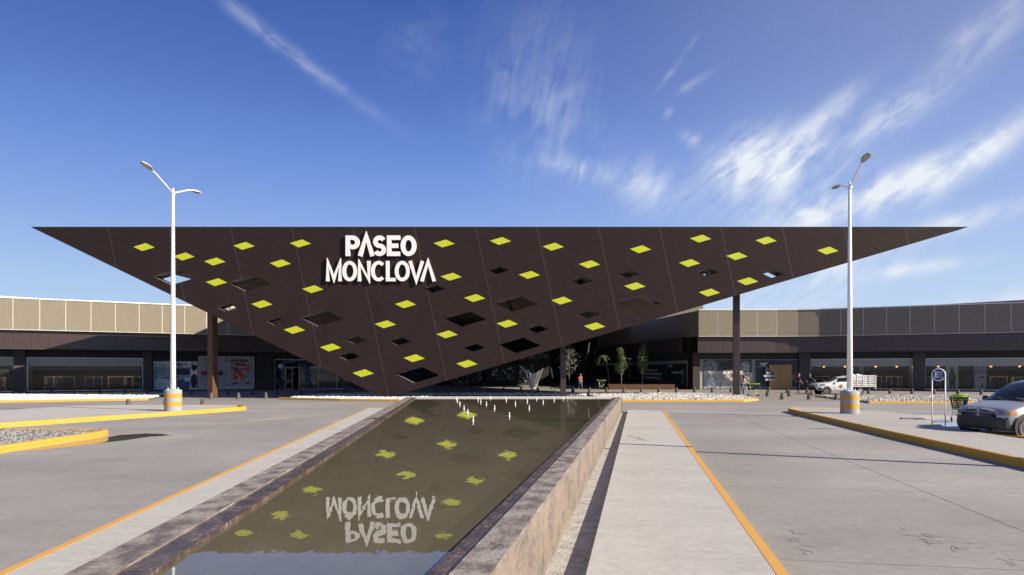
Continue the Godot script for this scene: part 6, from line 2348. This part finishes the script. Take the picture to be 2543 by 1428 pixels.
# ------------------------------------------------------------------ sign, sculpture, balloons
func build_small() -> void:
	var t := thing("parking_sign", "round blue sign on two slim white posts beside the minivan", "sign", Vector3(14.47, 0.188, -23.15), deg_to_rad(-51.0))
	var r := 0.2
	var cy := 1.77
	var st := st_new(true)
	tube(st, [Vector3(-0.2, 0, 0), Vector3(-0.2, cy, 0)], 0.020, 8)
	obj("post", st, "white", t)
	st = st_new(true)
	tube(st, [Vector3(0.2, 0, 0), Vector3(0.2, cy, 0)], 0.020, 8)
	obj("post", st, "white", t)
	var ring := []
	for k in 25:
		var a := TAU * k / 24.0
		ring.append(Vector3(cos(a) * r, cy + sin(a) * r, 0))
	st = st_new(true)
	tube(st, ring, 0.022, 8, false)
	obj("ring", st, "white", t)
	st = st_new()
	var face := pv([])
	for k in 28:
		var a := TAU * k / 28.0
		face.append(Vector2(cos(a) * 0.185, cy + sin(a) * 0.185))
	plate(st, face, -0.012, 0.012)
	mat("sign_blue", 0.015, 0.03, 0.16, 0.4)
	obj("disc", st, "sign_blue", t)
	words("letter_e", "E", t, Vector3(-0.045, cy, 0.014), 0.2, 0.13, "white", true)
	st = st_new()
	ribbon(st, arc(0.085, cy + 0.06, 0.03, 0.05, 0, 330, 11), 0.014, 0.012, 0.02)
	ribbon(st, [Vector2(0.055, cy - 0.03), Vector2(0.1, cy - 0.06), Vector2(0.075, cy - 0.12)], 0.018, 0.012, 0.02)
	obj("symbol", st, "white", t)
	# silver sculpture: a fluted leaf-like shell with two raised ears
	t = thing("silver_sculpture", "polished silver sculpture shaped like a fluted leaf mask in the entrance court", "sculpture", Vector3(2.3, 0, -74.5), 0.0)
	for side in 2:
		st = st_new(true)
		var nu := 44
		var nv := 26
		var g := []
		for a in nu + 1:
			var u := -1.0 + 2.0 * a / nu
			var row := []
			for b in nv + 1:
				var v := float(b) / nv
				var ear := pow(absf(u), 1.6) * (1.0 if u < 0 else 0.72)
				var topy := 1.75 + 0.95 * ear
				var low := 0.06 + 0.28 * pow(absf(u), 2.0)
				var y := lerpf(low, topy, v)
				var hw := 0.46 + 0.62 * smoothstep(0.1, 1.0, y / 2.4) + (0.42 if u < 0 else 0.12) * smoothstep(0.6, 1.0, v) * ear
				var fl := 0.085 * cos(u * 15.0 + 1.4 * sin(v * 4.0)) * (1.0 - 0.7 * ear)
				var zz := 0.46 * sqrt(maxf(0.0, 1.0 - u * u * 0.96)) + fl + 0.05 * sin(v * 11.0 + u * 5.0) * (1.0 - absf(u))
				if side == 1:
					zz = 0.46 * sqrt(maxf(0.0, 1.0 - u * u * 0.96)) * -0.35
				row.append(Vector3(u * hw, y, zz))
			g.append(row)
		for a in nu:
			for b in nv:
				if side == 0:
					quad(st, g[a][b], g[a][b + 1], g[a + 1][b + 1], g[a + 1][b])
				else:
					quad(st, g[a][b], g[a + 1][b], g[a + 1][b + 1], g[a][b + 1])
		obj("front_shell" if side == 0 else "back_shell", st, "chrome", t)
	tb("stand", t, [Vector3(0, 0, 0), Vector3(0, 0.3, 0)], 0.2, "charcoal", 12)
	# balloon arch
	t = thing("balloon_arch", "arch of blue balloons framing the glazed shop door", "balloon arch")
	var rr := RandomNumberGenerator.new()
	rr.seed = 77
	for q in [["balloon_light", 0.10, 0.24, 0.36], ["balloon_mid", 0.03, 0.10, 0.25], ["balloon_dark", 0.02, 0.05, 0.17]]:
		mat(q[0], q[1], q[2], q[3], 0.3)
	var ball := st_new(true)
	lathe(ball, [[0.0, -1.12], [0.12, -1.08], [0.16, -1.0], [0.55, -0.72], [0.88, -0.28], [1.0, 0.1], [0.9, 0.5], [0.6, 0.84], [0.25, 0.98], [0.0, 1.0]], 10)
	var bm := done(ball)
	for k in 84:
		var f := k / 83.0
		var s: float
		var y: float
		if f < 0.36:
			s = 24.55 + 0.08 * sin(f * 20.0)
			y = lerpf(0.25, 2.85, f / 0.36)
		elif f < 0.62:
			s = lerpf(24.6, 27.15, (f - 0.36) / 0.26)
			y = 2.95 + 0.12 * sin((f - 0.36) / 0.26 * PI)
		else:
			s = 27.2 + 0.35 * (f - 0.62) / 0.38
			y = lerpf(2.85, 0.2, (f - 0.62) / 0.38)
		var p := lw(s + rr.randf_range(-0.14, 0.14), -2.45 + rr.randf_range(-0.14, 0.14))
		var o := inst("balloon", bm, ["balloon_light", "balloon_mid", "balloon_mid", "balloon_dark"][rr.randi() % 4], t)
		var z := rr.randf_range(0.10, 0.17)
		o.transform = Transform3D(Basis(Vector3(rr.randf() - 0.5, rr.randf() - 0.5, rr.randf() - 0.5).normalized(), rr.randf() * 2.0).scaled(Vector3(z, z, z)), Vector3(p.x, y + rr.randf_range(-0.06, 0.06), p.y))
	for q in [[24.35, 2.55, 0.29, "white"], [27.95, 0.75, 0.26, "pale"], [27.35, 2.85, 0.33, "black"], [24.45, 0.3, 0.30, "balloon_dark"]]:
		var p := lw(q[0], -2.25)
		var o := inst("large_balloon", bm, q[3], t)
		o.transform = Transform3D(Basis().scaled(Vector3(q[2], q[2], q[2])), Vector3(p.x, q[1], p.y))
	# red extinguisher-like post near the canopy tip
	var e := lw(33.0, -2.2)
	t = thing("red_hydrant", "small red hydrant by the end of the left shops", "hydrant", Vector3(e.x, 0, e.y))
	st = st_new(true)
	lathe(st, [[0.12, 0.0], [0.12, 0.05], [0.09, 0.07], [0.09, 0.5], [0.12, 0.52], [0.1, 0.62], [0.04, 0.68], [0.0, 0.7]], 12)
	obj("barrel", st, "red", t)
	tb("outlet", t, [Vector3(-0.16, 0.42, 0), Vector3(0.16, 0.42, 0)], 0.04, "red", 8)
